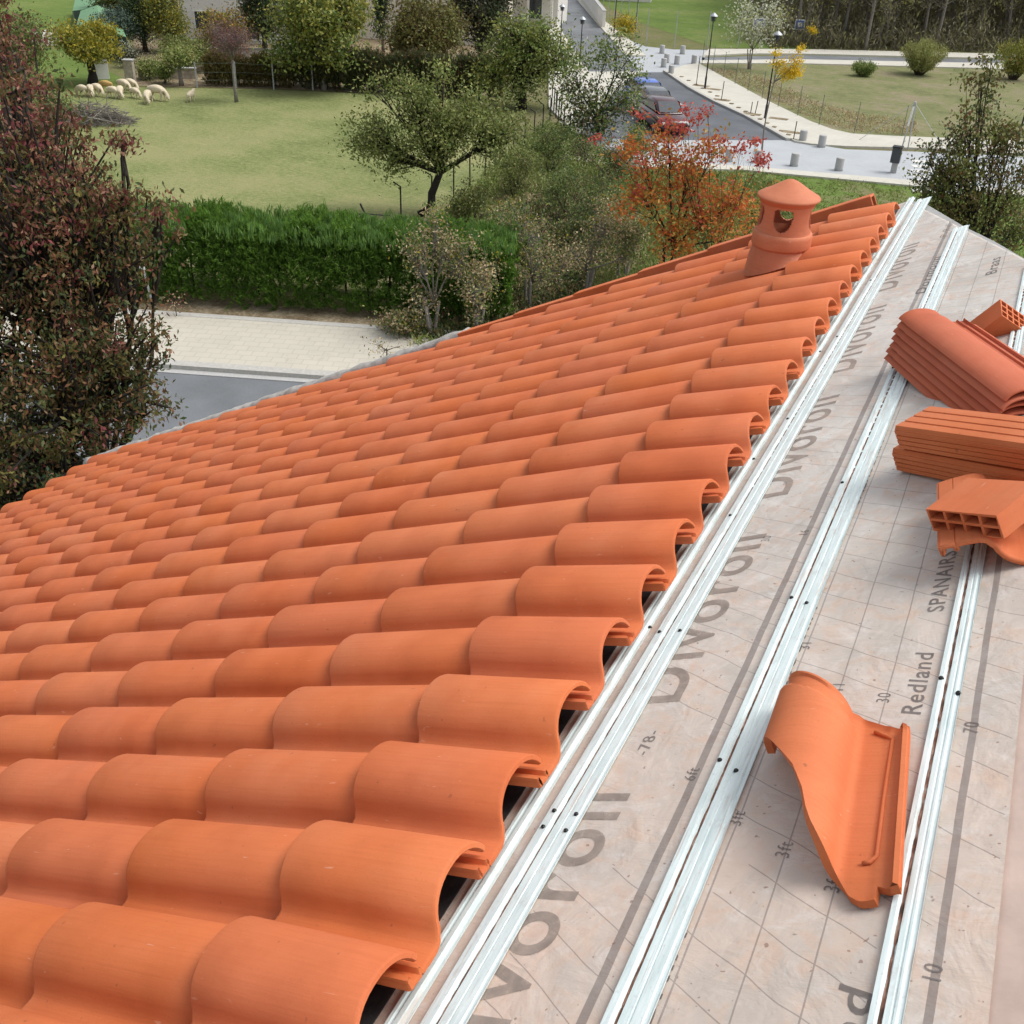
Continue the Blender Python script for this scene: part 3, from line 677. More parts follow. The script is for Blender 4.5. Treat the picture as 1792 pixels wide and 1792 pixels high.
# ---- battens: folded sheet sections swept along v
def sweep(name, prof, v0, v1, mat, parent=None, dv=(0, 0)):
    th = .0012; top = [(u, h) for u, h in prof]; n = len(top)
    V = []
    for v, k in ((v0, 0), (v1, 1)):
        V += [(u, v, h) for u, h in top]; V += [(u, v, h - th) for u, h in top]
    F = []
    for k in range(n - 1):
        F.append((k, k + 1, 2 * n + k + 1, 2 * n + k)); F.append((n + k, 3 * n + k, 3 * n + k + 1, n + k + 1))
        F.append((k, n + k, n + k + 1, k + 1)); F.append((2 * n + k, 2 * n + k + 1, 3 * n + k + 1, 3 * n + k))
    F.append((0, 2 * n, 3 * n, n)); F.append((n - 1, 2 * n - 1, 4 * n - 1, 3 * n - 1))
    o = mobj(name, V, F, mat); recalc(o)
    if parent: o.parent = parent
    else: o.matrix_world = MROOF
    return o
hm = -.1465
def batten(label, prof, rustu, vend, screws, rw=.0014, name='metal_batten'):
    o = sweep(name, prof, -2.1, vend, M['batten']); tag(o, label, 'roof batten')
    if rustu:
        V = []; F = []; r = random.Random(5); k = 0; v = -2.0
        while v < vend - .05:
            w = rw * r.uniform(.5, 1.5); V += [(rustu[0] - w, v, rustu[1]), (rustu[0] + w * r.uniform(.6, 1.6), v, rustu[1])]; v += .012; k += 1
        F = [(2 * i, 2 * i + 1, 2 * i + 3, 2 * i + 2) for i in range(k - 1) if (i * 37 % 100) < 88 - 20 * math.sin(i * .02)]
        rr = mobj('rust_streak', V, F, M['rust']); rr.parent = o
    for (u, v, h) in screws:
        s = MB(); s.lathe([(0.0, .0035), (.0028, .0034), (.0042, .0015), (.0045, -.001)], 10, (u, v, h)); so_ = s.build('screw', M['screw']); so_.parent = o
    return o
batten('metal batten closest to the open tile ends, dull greenish with double ridge',
       [(.258, hm), (.264, hm), (.266, hm + .009), (.272, hm + .009), (.2735, hm + .002), (.2785, hm + .002), (.280, hm + .009), (.289, hm + .009), (.291, hm), (.297, hm)], (.276, hm + .0034), 5.2, [(.294, 1.02, hm), (.294, 1.9, hm), (.294, 2.8, hm)], .0016)
def two_step(a0, a1, b1, c1, t):       # raised strip, open groove, low ribbed strip, turned-up edge
    m_ = b1 - a1
    return [(a0, hm), (a0 + .002, hm + t), (a1 - .003, hm + t), (a1, hm + .0008), (a1 + .0045, hm + .0008), (a1 + .006, hm + .004), (a1 + .006 + m_ * .35, hm + .004), (a1 + .007 + m_ * .35, hm + .0025), (a1 + .009 + m_ * .35, hm + .0025), (a1 + .010 + m_ * .35, hm + .004), (b1, hm + .004), (b1 + .002, hm + .0015), (c1 - .001, hm + .0015), (c1, hm + .004)]
batten('wide pale metal batten beside the tiles, second one counted from the tiles', two_step(.326, .347, .388, .398, .009),
       (.3492, hm + .0016), 5.07, [(.340, .418, hm + .009), (.337, .378, hm + .009), (.384, .415, hm + .004), (.382, .375, hm + .004), (.336, .98, hm + .009), (.381, .985, hm + .004), (.338, 1.52, hm + .009), (.337, 2.15, hm + .009), (.338, 2.9, hm + .009), (.337, 3.6, hm + .009)], .0016)
batten('pale metal batten in the middle of the membrane, beside the lone cut tile', two_step(.604, .620, .659, .669, .009),
       (.6222, hm + .0016), 4.13, [(.611, .542, hm + .009), (.645, .52, hm + .004), (.611, 1.06, hm + .009), (.646, 1.04, hm + .004), (.611, 1.6, hm + .009), (.611, 2.4, hm + .009)], .0024)
batten('narrow pale metal batten farthest from the tiles with rusty groove, at the right', two_step(.936, .948, .968, .976, .006),
       (.9502, hm + .0016), 3.2, [(.942, .74, hm + .006), (.972, .70, hm + .003), (.942, 1.5, hm + .006)], .0022)

# ---- verge of the roof: orange verge tiles above, grey mortar below
def verge_tile(k, u0, u1, v0, v1, label):
    a, b = .02, -.028
    V = []
    for (u, v, dh) in ((u0, v0, .012), (u1, v1, 0.0)):
        V += [(u, v, dh - .006), (u, v + .095, dh - .012), (u, v + .105, dh - .10), (u, v + .092, dh - .10), (u, v + .085, dh - .024), (u, v + .012, dh - .018), (u, v + .012, dh - .06), (u, v, dh - .06)]
    F = [(i, (i + 1) % 8, (i + 1) % 8 + 8, i + 8) for i in range(8)] + [tuple(range(8))[::-1], tuple(range(8, 16))]
    o = mobj('verge_tile', V, F, M['clay']); o.matrix_world = MROOF; recalc(o); bevel(o, .003, 1)
    return tag(o, label, 'verge tile', 'orange verge tiles along the far roof edge')
def vedge(u): return 4.83 - (0.0 - u) * 0.045
for k in range(6):
    u0 = .16 - (k + 1) * .43; 
    verge_tile(k, u0 - .03, u0 + .43, vedge(u0), vedge(u0 + .43), 'orange verge tile on the far roof edge, %s one below its top end' % ORD[k + 1])
V = []; r = random.Random(2); N_ = 70
for k in range(N_ + 1):
    u = -2.4 - 4.0 * k / N_; v = vedge(u) + .02
    for q in range(8):
        an = 2 * math.pi * q / 8; V.append((u, v + .055 + .06 * math.cos(an) * r.uniform(.85, 1.12), -.035 + .045 * math.sin(an) * r.uniform(.8, 1.15)))
F = [(k * 8 + q, k * 8 + (q + 1) % 8, (k + 1) * 8 + (q + 1) % 8, (k + 1) * 8 + q) for k in range(N_) for q in range(8)] + [tuple(range(8)), tuple(N_ * 8 + q for q in range(8))]
mo = roofobj('mortar_edge', V, F, M['mortar'], True); recalc(mo); tag(mo, 'rough grey mortar edging along the lower part of the far roof edge', 'mortar edge')

# ---- round clay vent
vb = RP(-.105, 3.93, -.01); vent = empty('roof_vent', vb); vent.scale = (.86, .86, .80); tag(vent, 'round terracotta vent cowl with conical cap and oval openings on the tiles', 'roof vent')
mb = MB()   # skirt: cone onto the slope
n = 36; V = []
for ring_i, (r0, zz, el) in enumerate(((.168, None, 1), (.156, .03, 0), (.142, .10, 0), (.136, .115, 0), (.118, .115, 0))):
    for k in range(n):
        an = 2 * math.pi * k / n; x, y = r0 * math.cos(an), r0 * math.sin(an)
        z = (x * math.tan(TILT) - .012) if zz is None else max(zz, x * math.tan(TILT) - .02)
        V.append((x, y, z))
mb.add(V, [(i * n + k, i * n + (k + 1) % n, (i + 1) * n + (k + 1) % n, (i + 1) * n + k) for i in range(4) for k in range(n)])
mb.build('base_skirt', M['clay_vent'], vent, True)
mb = MB(); mb.lathe([(.120, .09), (.150, .095), (.153, .105), (.153, .158), (.150, .172), (.142, .178), (.118, .180), (.116, .10)], 40); c_ = mb.build('collar', M['clay_vent'], vent, True)
# body with oval windows: grid with holes
NB, NZ = 160, 48; r_of = lambda f: .133 + .006 * (abs(f - .5) * 2) ** 2.2
V = []; F = []; z0, z1 = .176, .338
wins = [R_(a) for a in (-84, -156, 6, 96)]
for side, off in ((0, 0), (1, -.012)):
    for a in range(NZ + 1):
        f = a / NZ
        for k in range(NB):
            an = 2 * math.pi * k / NB; V.append(((r_of(f) + off) * math.cos(an), (r_of(f) + off) * math.sin(an), z0 + (z1 - z0) * f))
def hole(f, an):
    for w in wins:
        d = (an - w + math.pi) % (2 * math.pi) - math.pi; d *= .134; zz = (f - .53) * (z1 - z0)
        if abs(d) < .052 and abs(zz) < .068:
            if zz > .02: 
                if (d / .052) ** 4 + ((zz - .02) / .040) ** 4 < 1: return True
            elif (d / .052) ** 2 + ((zz - .02) / .084) ** 2 < 1: return True
    return False
H_ = [[hole((a + .5) / NZ, 2 * math.pi * (k + .5) / NB) for k in range(NB)] for a in range(NZ)]
S = (NZ + 1) * NB
for a in range(NZ):
    for k in range(NB):
        if H_[a][k]: continue
        k2 = (k + 1) % NB; q = (a * NB + k, a * NB + k2, (a + 1) * NB + k2, (a + 1) * NB + k); F.append(q); F.append(tuple(x + S for x in q[::-1]))
        if H_[a][k2]: F.append((q[1], q[1] + S, q[2] + S, q[2]))
        if H_[a][(k - 1) % NB]: F.append((q[3], q[3] + S, q[0] + S, q[0]))
        if a + 1 < NZ and H_[a + 1][k]: F.append((q[2], q[2] + S, q[3] + S, q[3]))
        if a > 0 and H_[a - 1][k]: F.append((q[0], q[0] + S, q[1] + S, q[1]))
bd = mobj('body', V, F, M['clay_vent'], vent); 
for p in bd.data.polygons: p.use_smooth = p.area > 0 and True
bmx = bmesh.new(); bmx.from_mesh(bd.data)
bnd = set()
for ed in bmx.edges:
    if len(ed.link_faces) == 2 and ed.calc_face_angle(0) > .9: ed.smooth = False; bnd.update(ed.verts)
for _ in range(8):
    new = {}
    for v in bnd:
        nb_ = [e.other_vert(v) for e in v.link_edges if e.other_vert(v) in bnd and not e.smooth]
        if len(nb_) == 2: new[v] = (v.co * .5 + (nb_[0].co + nb_[1].co) * .25)
    for v, c in new.items(): v.co = c
bmx.to_mesh(bd.data); bmx.free()
mb = MB(); mb.lathe([(.118, .330), (.140, .334), (.143, .342), (.149, .350), (.158, .357), (.161, .364), (.157, .371), (.13, .387), (.10, .404), (.065, .428), (.035, .447), (.012, .456), (0.0005, .458)], 44); mb.build('cap', M['clay_vent'], vent, True)
mb = MB(); mb.lathe([(.0005, .332), (.12, .332)], 44); mb.build('cap_underside', M['clay_vent'], vent)

# ---- loose pieces on the membrane
def place(o, M4): o.matrix_world = M4; return o
# lone cut tile (coordinates traced in roof space: x across from right edge to barrel, y along)
def cut_tile():
    pr = [(0, 0.0), (0, .017), (.03, .018), (.045, .006), (.085, .002), (.11, .002), (.13, .002), (.14, .002), (.16, .001), (.18, 0), (.20, 0), (.22, 0), (.24, 0), (.26, 0), (.28, 0), (.30, .0), (.32, .0), (.345, .001), (.366, .005), (.380, .013)]
    for k in range(21):
        th = math.pi * (.06 + .94 * k / 20); pr.append((.690 - .31 * math.cos(th) , .004 + .074 * math.sin(th) ** .8))
    pr = np.array(pr); n = len(pr); NL = 44
    cutu = np.array([.690, .703, .757, .797, .819, .830, .837, .862, .881, .896, .918, .9185, .955]); cutv = np.array([.560, .544, .475, .425, .378, .336, .324, .283, .250, .241, .244, .267, .255])
    hh = -.146; th_ = .0125
    d = np.gradient(pr * np.array([.255, 1]), axis=0); nn2 = np.stack([-d[:, 1], d[:, 0]], 1); nn2 /= np.linalg.norm(nn2, axis=1, keepdims=True)
    V = []
    for side in (0, 1):
        for a in range(NL + 1):
            f = a / NL; f = f ** .9
            for k in range(n):
                x, z = pr[k]; u0 = .917 - .224 * x; ub = u0 + .035 * (1 - .7 * x)
                bot = float(np.interp(ub, cutu, cutv)); top = .582 + .117 * x
                v = bot + (top - bot) * f
                zz = z; uu = u0 + .035 * (1 - .7 * x) * (top - v) / .33
                if v > top - .040 and x > .37: uu = .770 + (uu - .770) * .88; zz = z * .90
                if 0.12 < 1 and v > top - .006: zz += .004
                e = 0.0
                if side: uu -= 0; uu += -nn2[k][0] * -th_ * -1 * 0 ; 
                px_, pz_ = uu, zz
                if side: px_ = uu + nn2[k][0] * th_; pz_ = zz - nn2[k][1] * th_
                V.append((px_, v, hh + .014 + pz_))
    F = []; S = (NL + 1) * n
    for a in range(NL):
        for k in range(n - 1):
            q = (a * n + k, a * n + k + 1, (a + 1) * n + k + 1, (a + 1) * n + k); F.append(q); F.append(tuple(i + S for i in q[::-1]))
    for k in range(n - 1):
        F.append((k, k + S, k + 1 + S, k + 1)); e = NL * n; F.append((e + k, e + k + 1, e + k + 1 + S, e + k + S))
    for a in range(NL):
        F.append((a * n, (a + 1) * n, (a + 1) * n + S, a * n + S)); F.append((a * n + n - 1, a * n + n - 1 + S, (a + 1) * n + n - 1 + S, (a + 1) * n + n - 1))
    o = mobj('cut_clay_tile', V, F, M['clay']); recalc(o)
    bm = bmesh.new(); bm.from_mesh(o.data)
    for f in bm.faces: f.smooth = True
    for ed in bm.edges:
        if len(ed.link_faces) == 2 and ed.calc_face_angle(0) > 0.75: ed.smooth = False
    bm.to_mesh(o.data); bm.free()
    o.matrix_world = MROOF
    rb = MB(); zt = hh + .0165
    rb.tube([(.862, .590, zt), (.880, .580, zt), (.893, .570, zt), (.900, .45, zt), (.910, .32, zt), (.903, .308, zt), (.893, .306, zt)], .0032, 6)
    rb.build('rib', M['clay'], o, True)
    return o
tag(cut_tile(), 'lone diagonally cut clay tile lying loose across the membrane by the narrow batten', 'roof tile')

def frame(c, axx, axy):
    """roof-frame placement: axx length direction, axy width direction"""
    x = Vector(axx).normalized(); z = x.cross(Vector(axy)).normalized(); y = z.cross(x)
    if z.z < 0: z = -z; y = -y
    return MROOF @ Matrix(((x.x, y.x, z.x, c[0]), (x.y, y.y, z.y, c[1]), (x.z, y.z, z.z, c[2]), (0, 0, 0, 1)))
def hollow_block(name, L, Wd, Hh, ny, nz, label, groove=True, cham=.008, wall_t=.008, group=None, holes_to='both'):
    """extruded clay block along x with ny x nz cells through it, grooved outside"""
    out = []
    def edge(a, b, k):
        for i in range(k): out.append((a[0] + (b[0] - a[0]) * i / k, a[1] + (b[1] - a[1]) * i / k))
    y, z = Wd / 2, Hh / 2
    def grooved(a, b, nx, ny_):
        gs = 4 if groove else 1
        for g_ in range(gs):
            f0 = g_ / gs; f1 = (g_ + .78) / gs; f2 = (g_ + .82) / gs; f3 = (g_ + .96) / gs
            for f, d in ((f0, 0), (f1, 0), (f2, .0022), (f3, .0022)) if groove else ((f0, 0),):
                out.append((a[0] + (b[0] - a[0]) * f - nx * d, a[1] + (b[1] - a[1]) * f - ny_ * d))
    c = cham
    grooved((-y + c, z), (y - c, z), 0, 1); grooved((y, z - c), (y, -z + c), 1, 0); grooved((y - c, -z), (-y + c, -z), 0, -1); grooved((-y, -z + c), (-y, z - c), -1, 0)
    n = len(out)
    bm = bmesh.new()
    ends = []
    cw = (Wd - wall_t * (ny + 1)) / ny; ch = (Hh - wall_t * (nz + 1)) / nz
    x0, x1 = -L / 2, L / 2
    lo = [bm.verts.new((x0, p[0], p[1])) for p in out]; hi = [bm.verts.new((x1, p[0], p[1])) for p in out]
    for i in range(n): bm.faces.new((lo[i], lo[(i + 1) % n], hi[(i + 1) % n], hi[i]))
    for X, ring_ in ((x0, lo), (x1, hi)):
        edges = [bm.edges.get((ring_[i], ring_[(i + 1) % n])) for i in range(n)]
        for a in range(ny):
            for b in range(nz):
                ya = -y + wall_t + a * (cw + wall_t); za = -z + wall_t + b * (ch + wall_t)
                hv = [bm.verts.new((X, ya, za)), bm.verts.new((X, ya + cw, za)), bm.verts.new((X, ya + cw, za + ch)), bm.verts.new((X, ya, za + ch))]
                for i in range(4): edges.append(bm.edges.new((hv[i], hv[(i + 1) % 4])))
        res = bmesh.ops.triangle_fill(bm, use_beauty=True, use_dissolve=False, edges=edges)
        # remove triangles that fell inside the holes
        kill = []
        for f in bm.faces:
            cc = f.calc_center_median()
            if len(f.verts) == 3 and abs(cc.x - X) < 1e-6:
                fy = (cc.y + y - wall_t) % (cw + wall_t); fz = (cc.z + z - wall_t) % (ch + wall_t)
                if 0 < (cc.y + y - wall_t) and fy < cw and 0 < (cc.z + z - wall_t) and fz < ch and cc.y < y - wall_t and cc.z < z - wall_t: kill.append(f)
        bmesh.ops.delete(bm, geom=kill, context='FACES_ONLY')
    for a in range(ny):
        for b in range(nz):
            ya = -y + wall_t + a * (cw + wall_t); za = -z + wall_t + b * (ch + wall_t)
            q = [(ya, za), (ya + cw, za), (ya + cw, za + ch), (ya, za + ch)]
            A = [bm.verts.new((x0, *p)) for p in q]; B = [bm.verts.new((x1, *p)) for p in q]
            for i in range(4): bm.faces.new((A[i], B[i], B[(i + 1) % 4], A[(i + 1) % 4]))
    bmesh.ops.remove_doubles(bm, verts=bm.verts, dist=1e-6)
    bmesh.ops.recalc_face_normals(bm, faces=bm.faces)
    me = bpy.data.meshes.new(name); bm.to_mesh(me); bm.free(); me.materials.append(M['clay_brick'])
    o = bpy.data.objects.new(name, me); COL.objects.link(o); return tag(o, label, 'hollow brick', group)
ax = Vector((.756, -.654, 0)); ay = Vector((.654, .756, 0))
hb = -.147
c1 = Vector((*UV(1571, 828, -.147), 0))          # lower front-left corner
LB = .55
o = hollow_block('hollow_brick', LB, .125, .064, 3, 1, 'long grooved clay block lying under an equal one, nearer edge over the membrane', group=None)
place(o, frame((c1 + ax * LB / 2 + ay * .063 + Vector((0, 0, hb + .032))), ax, ay))
o = hollow_block('hollow_brick', LB, .125, .064, 3, 1, 'long grooved clay block lying on top of another long block', group=None)
place(o, frame((c1 + ax * (LB / 2 + .035) + ay * .066 + Vector((0, 0, hb + .0965))), (ax + Vector((.01, .01, 0))), ay))
# brick with eight openings facing the camera
bx = Vector((.86, -.51, 0)).normalized(); by = Vector((.51, .86, 0)).normalized()
o = hollow_block('hollow_brick', .13, .178, .058, 4, 2, 'short hollow brick showing eight square openings, beneath the long blocks', groove=False, cham=.004, wall_t=.006)
e1 = Vector((*UV(1632, 931, -.084), 0))
place(o, frame(e1 + by * .065 + bx * .080 + Vector((0, 0, -.084 + .029)), by, bx) @ Matrix.Diagonal((1, .9, .9, 1)))
# small hollow brick tilted at the right edge
A_ = CR * .067 - CU * .039 + CF * .0177; B_ = CR * .019 + CU * .053 + CF * .0453; C_ = -CR * .053 - CU * .053 + CF * .0838
la, lb, lc = (float(np.linalg.norm(x)) for x in (A_, B_, C_))
o = hollow_block('hollow_brick', lc * 1.1, la * 1.25, lb * 1.1, 4, 3, 'small hollow brick with rows of small openings, alone near the right edge', groove=False, cham=.003, wall_t=.005)
d_ = ray(1752, 551); Pd = CAM + d_ * 3.02
ctr = Pd + (A_ * 1.25 + B_ * 1.1 + C_ * 1.1) / 2
X = Vector(C_).normalized(); Y = Vector(A_).normalized(); Z = X.cross(Y).normalized()
place(o, Matrix(((X.x, Y.x, Z.x, ctr[0]), (X.y, Y.y, Z.y, ctr[1]), (X.z, Y.z, Z.z, ctr[2]), (0, 0, 0, 1))))
# leaning stack of tiles
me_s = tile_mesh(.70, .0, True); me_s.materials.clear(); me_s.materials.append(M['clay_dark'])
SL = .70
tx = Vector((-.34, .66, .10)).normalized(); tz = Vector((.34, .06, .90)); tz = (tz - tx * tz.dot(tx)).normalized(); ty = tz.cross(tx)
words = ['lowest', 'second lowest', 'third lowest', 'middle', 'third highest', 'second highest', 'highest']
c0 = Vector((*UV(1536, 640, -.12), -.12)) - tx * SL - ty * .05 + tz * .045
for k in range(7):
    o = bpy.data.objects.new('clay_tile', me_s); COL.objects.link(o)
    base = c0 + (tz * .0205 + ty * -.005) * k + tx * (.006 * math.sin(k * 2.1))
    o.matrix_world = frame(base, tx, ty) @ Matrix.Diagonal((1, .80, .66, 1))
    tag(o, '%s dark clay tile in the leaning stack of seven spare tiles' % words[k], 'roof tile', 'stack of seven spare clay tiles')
# cut tile under the short brick
o = bpy.data.objects.new('cut_clay_tile', tile_mesh(.30, .0)); COL.objects.link(o)
e2 = UV(1692, 947, -.085)
o.matrix_world = MROOF @ Matrix(((-.12, .99, 0, e2[0] + .165), (.99, .12, 0, e2[1]), (0, 0, -1, -.144), (0, 0, 0, 1)))
tag(o, 'upturned curved clay tile under the eight-hole brick, its end sweeping down to the right', 'roof tile')

# fallen dry leaf between tiles
mb = MB()
for k in range(5):
    an = k * 1.2; mb.tube([(0, 0, 0), (.02 * math.cos(an), .02 * math.sin(an), .008)], [.003, .001], 4)
p = RP(-2.42, .66, -.035)
fl = mb.build('fallen_leaf', LM['yellow']); fl.location = p; tag(fl, 'small curled yellow leaf caught in a tile channel at the left', 'leaf')

# ================================================================== TREES AND PLANTS
def P3(px, py, depth): d = ray(px, py); return CAM + d * depth       # a point at a chosen distance
# big maroon tree close to the house
def near_tree():
    b = np.array([-8.3, 7.0, 0.0])
    spec = [(10, 170, 11.4, .7), (90, 290, 11.0, .95), (165, 400, 10.8, .85), (30, 420, 10.9, 1.15), (140, 560, 10.8, 1.0), (-60, 600, 11.0, 1.3), (110, 700, 10.6, 1.05), (205, 650, 10.9, .75),
            (20, 790, 10.6, 1.0), (-110, 300, 11.6, 1.3), (215, 340, 10.7, .5), (270, 365, 10.7, .28), (240, 430, 10.7, .45), (255, 690, 10.9, .42), (95, 840, 10.7, .75), (-10, 40, 11.8, .5), (40, 110, 11.6, .4), (-60, 60, 12, .6), (60, 230, 11.2, .6), (-90, 850, 11, 1.2), (215, 250, 10.6, .16), (245, 600, 11.2, .4)]
    bl = []
    for (x, y, d, r) in spec:
        p = P3(x, y, d) - b; bl.append((p[0], p[1], p[2], r, r, r * .85))
    root = tree('maroon_tree', 'big tree with maroon and green leaves at the left, beside the roof eave', 'tree', b, 10, 4.5, bl, .064,
         [('red', 2.0, lambda z: max(.03, (z - .28) * 1.7)), ('redgreen', 1.6, lambda z: 1.0), ('darkgreen', 1.5, lambda z: max(.03, 1.0 - z * 1.5)), ('brown', .6, lambda z: 1.1 - z)], trunk_r=.15, clumps=820, per=54, spread=.095, droop=1.0, bark='bark_dark', shell=.5, ltw=.42)
near_tree()
# orange tree beyond the roof
bo = G(1165, 545)
def rel(base, px, py, dd=0.0):
    """point over the ground plan of base seen at px,py (on the plane facing the camera through base)"""
    fw = np.array([CF[0], CF[1], 0]); fw /= np.linalg.norm(fw); d = ray(px, py); s = ((base - CAM) @ fw + dd) / (d @ fw); return CAM + d * s - base
def tree_px(name, label, cat, bpx, blobs, leaf, mats, **kw):
    """blobs given as (px, py, radius px, depth offset m[, vertical factor])"""
    b = G(*bpx); out = []
    for t in blobs:
        p = rel(b, t[0], t[1], t[3] if len(t) > 3 else 0.0); p[2] = max(p[2], .2); r = t[2] / PXM(b + p); out.append((p[0], p[1], p[2], r, r, r * (t[4] if len(t) > 4 else .85)))
    th = kw.pop('trunk_h', None)
    if th is None: th = max(.4, min(o[2] for o in out) * .9)
    return tree(name, label, cat, b, 0, th, out, leaf, mats, **kw)
tree_px('orange_tree', 'orange and red autumn tree standing behind the vent cowl', 'tree', (1165, 545),
        [(1130, 270, 48, 0), (1205, 300, 55, .3), (1130, 350, 50, -.3), (1240, 380, 62, 0), (1180, 420, 50, -.4), (1285, 350, 38, .2), (1170, 230, 30, 0), (1290, 415, 35, .3), (1250, 265, 34, .2, .7)],
        .125, [('orange', 2.0, lambda z: .5 + z), ('orangegreen', 1.4, lambda z: 1.4 - z), ('redtip', .5, lambda z: z * z)], trunk_r=.06, clumps=135, per=52, spread=.24, droop=.3, twigs=True, bark='bark_dark', multi=2)
tree_px('red_tipped_sapling', 'upright shoots with pinkish red leaves rising above the orange tree', 'shrub', (1235, 560),
        [(1200, 190, 8, 0), (1222, 205, 7, 0), (1240, 190, 9, 0), (1115, 200, 10, 0), (1330, 280, 16, 0), (1195, 230, 10, 0), (1298, 255, 14, .2), (1172, 215, 10, 0), (1052, 240, 9, 0), (1325, 245, 9, 0), (1258, 245, 9, 0)],
        .11, [('redtip', 1)], trunk_r=.02, clumps=34, per=15, spread=.11, trunk_h=1.5, bark='bark_dark')
tree_px('pear_tree', 'dark green bronze leaved tree behind the far roof corner, right side', 'tree', (1695, 520),
        [(1720, 150, 34, 0), (1700, 215, 40, .2), (1740, 250, 45, 0), (1660, 270, 42, 0), (1700, 320, 62, -.2), (1640, 320, 38, .2), (1765, 330, 40, 0), (1700, 395, 75, 0), (1780, 400, 45, .2), (1640, 390, 38, 0), (1735, 110, 20, 0), (1700, 460, 60, 0), (1625, 270, 22, 0), (1620, 350, 30, 0), (1770, 250, 34, 0), (1785, 300, 30, .3)],
        .12, [('darkgreen', .9, lambda z: 1.3 - z), ('olive', 1.5), ('brown', 1.1, lambda z: .6 + z), ('redgreen', .5)], trunk_r=.09, clumps=250, per=58, spread=.25, droop=.8, bark='bark_dark')
tree_px('orchard_tree', 'gnarled orchard tree with spreading olive crown and crooked trunk on the pasture edge', 'tree', (738, 377),
        [(660, 235, 48, 0), (730, 190, 50, 0), (800, 215, 55, 0), (860, 235, 48, .3), (760, 250, 55, -.4), (690, 275, 38, -.2), (775, 130, 24, 0), (660, 160, 20, 0), (895, 225, 32, .2), (630, 250, 28, 0), (830, 180, 35, .4), (700, 150, 22, 0)],
        .13, [('olive', 2), ('green', .8), ('willow', .5, lambda z: .2 + z)], trunk_r=.17, clumps=260, per=56, spread=.32, lean=(.6, .35), trunk_h=1.6, bark='bark_dark')
tree_px('broadleaf_tree', 'rounded mid green tree with short dark trunk beside the white pavement', 'tree', (912, 190),
        [(880, 90, 42, 0), (930, 80, 48, 0), (905, 130, 50, 0), (960, 110, 42, 0), (860, 130, 32, 0), (905, 50, 32, 0), (950, 60, 28, 0), (985, 100, 26, 0)],
        .17, [('green', 1.6), ('olive', 1.2), ('yellowgreen', .3)], trunk_r=.26, clumps=190, per=60, spread=.4, bark='bark_dark')
tree_px('laurel_tree', 'airy many-stemmed green tree between the road and the round tree', 'tree', (1042, 245),
        [(1000, 120, 30, 0), (1060, 100, 34, 0), (1095, 130, 32, 0), (1030, 165, 40, 0), (1090, 175, 38, 0), (1055, 210, 46, 0), (1105, 90, 20, 0), (1085, 60, 16, 0), (990, 170, 24, 0), (1010, 215, 36, .3)],
        .16, [('green', 1.5), ('darkgreen', 1.6, lambda z: 1.6 - 1.5 * z), ('silver', .18, lambda z: z)], trunk_r=.07, clumps=170, per=34, spread=.3, multi=4, trunk_h=1.0, bark='bark_dark')
round_tree('maple_tree', 'large yellow-green rounded tree in front of the dark clipped hedge', 'tree', (568, 158), -70, 195, .22, [('yellowgreen', 2.2, lambda z: .4 + z), ('green', 1.0, lambda z: 1.4 - z), ('olive', .5)], crown_from=.08, trunk_h=1.6, nb=14, trunk_r=.13, clumps=340, per=56, spread=.42, bark='bark_grey')
round_tree('gold_round_tree', 'small round golden tree with dark trunk behind the sheep', 'tree', (163, 147), 38, 116, .18, [('gold', 1.6, lambda z: .4 + z), ('yellowgreen', 1.2, lambda z: 1.3 - z)], crown_from=.33, nb=8, trunk_r=.24, clumps=170, per=54, spread=.3, bark='bark_dark')
round_tree('purple_tree', 'slim tree with bare purple twiggy crown standing alone in the pasture', 'tree', (414, 179), 22, 84, .10, [('purple', 1)], crown_from=.38, nb=6, trunk_r=.08, clumps=230, per=20, spread=.3, ltw=.3, bark='bark_grey')
round_tree('gold_conifer', 'dense yellow-green conical conifer left of the white house', 'tree', (297, 92), -70, 84, .14, [('gold', .8), ('olive', 1.6)], crown_from=-.08, trunk_h=1.2, nb=6, trunk_r=.15, clumps=260, per=60, spread=.3)
round_tree('dark_conifer', 'dark conifer pressed against the yellow-green conifer', 'tree', (255, 90), -50, 60, .14, [('conifer', 1)], crown_from=-.08, trunk_h=1.2, nb=5, trunk_r=.15, clumps=140, per=60, spread=.3)
round_tree('small_dark_conifer', 'small olive topped conifer at the top edge behind the green shelter', 'tree', (205, 45), -50, 90, .16, [('gold', 1), ('conifer', 1)], crown_from=-.08, trunk_h=1.2, nb=5, trunk_r=.15, clumps=110, per=60, spread=.35)
round_tree('blue_spruce', 'bluish spruce beside the green net shelter', 'tree', (212, 92), 2, 74, .14, [('blue', 1)], crown_from=.05, nb=5, trunk_r=.12, clumps=130, per=50, spread=.3)
round_tree('dark_spruce', 'dark green spruce between the purple tree and the maple', 'tree', (466, 110), -60, 74, .15, [('conifer', 1.5), ('darkgreen', .4)], crown_from=.12, nb=6, trunk_r=.2, clumps=190, per=58, spread=.35)
round_tree('cypress', 'tall narrow dark cypress column right of the maple', 'tree', (671, 118), -170, 26, .13, [('conifer', 1)], crown_from=.06, nb=7, trunk_r=.12, clumps=150, per=60, spread=.22)
round_tree('olive_brown_tree', 'broad brownish olive tree behind the garden hedge', 'tree', (742, 140), -60, 150, .2, [('brown', 2), ('olive', .8)], crown_from=-.05, trunk_h=1.5, nb=9, trunk_r=.2, clumps=270, per=60, spread=.42)
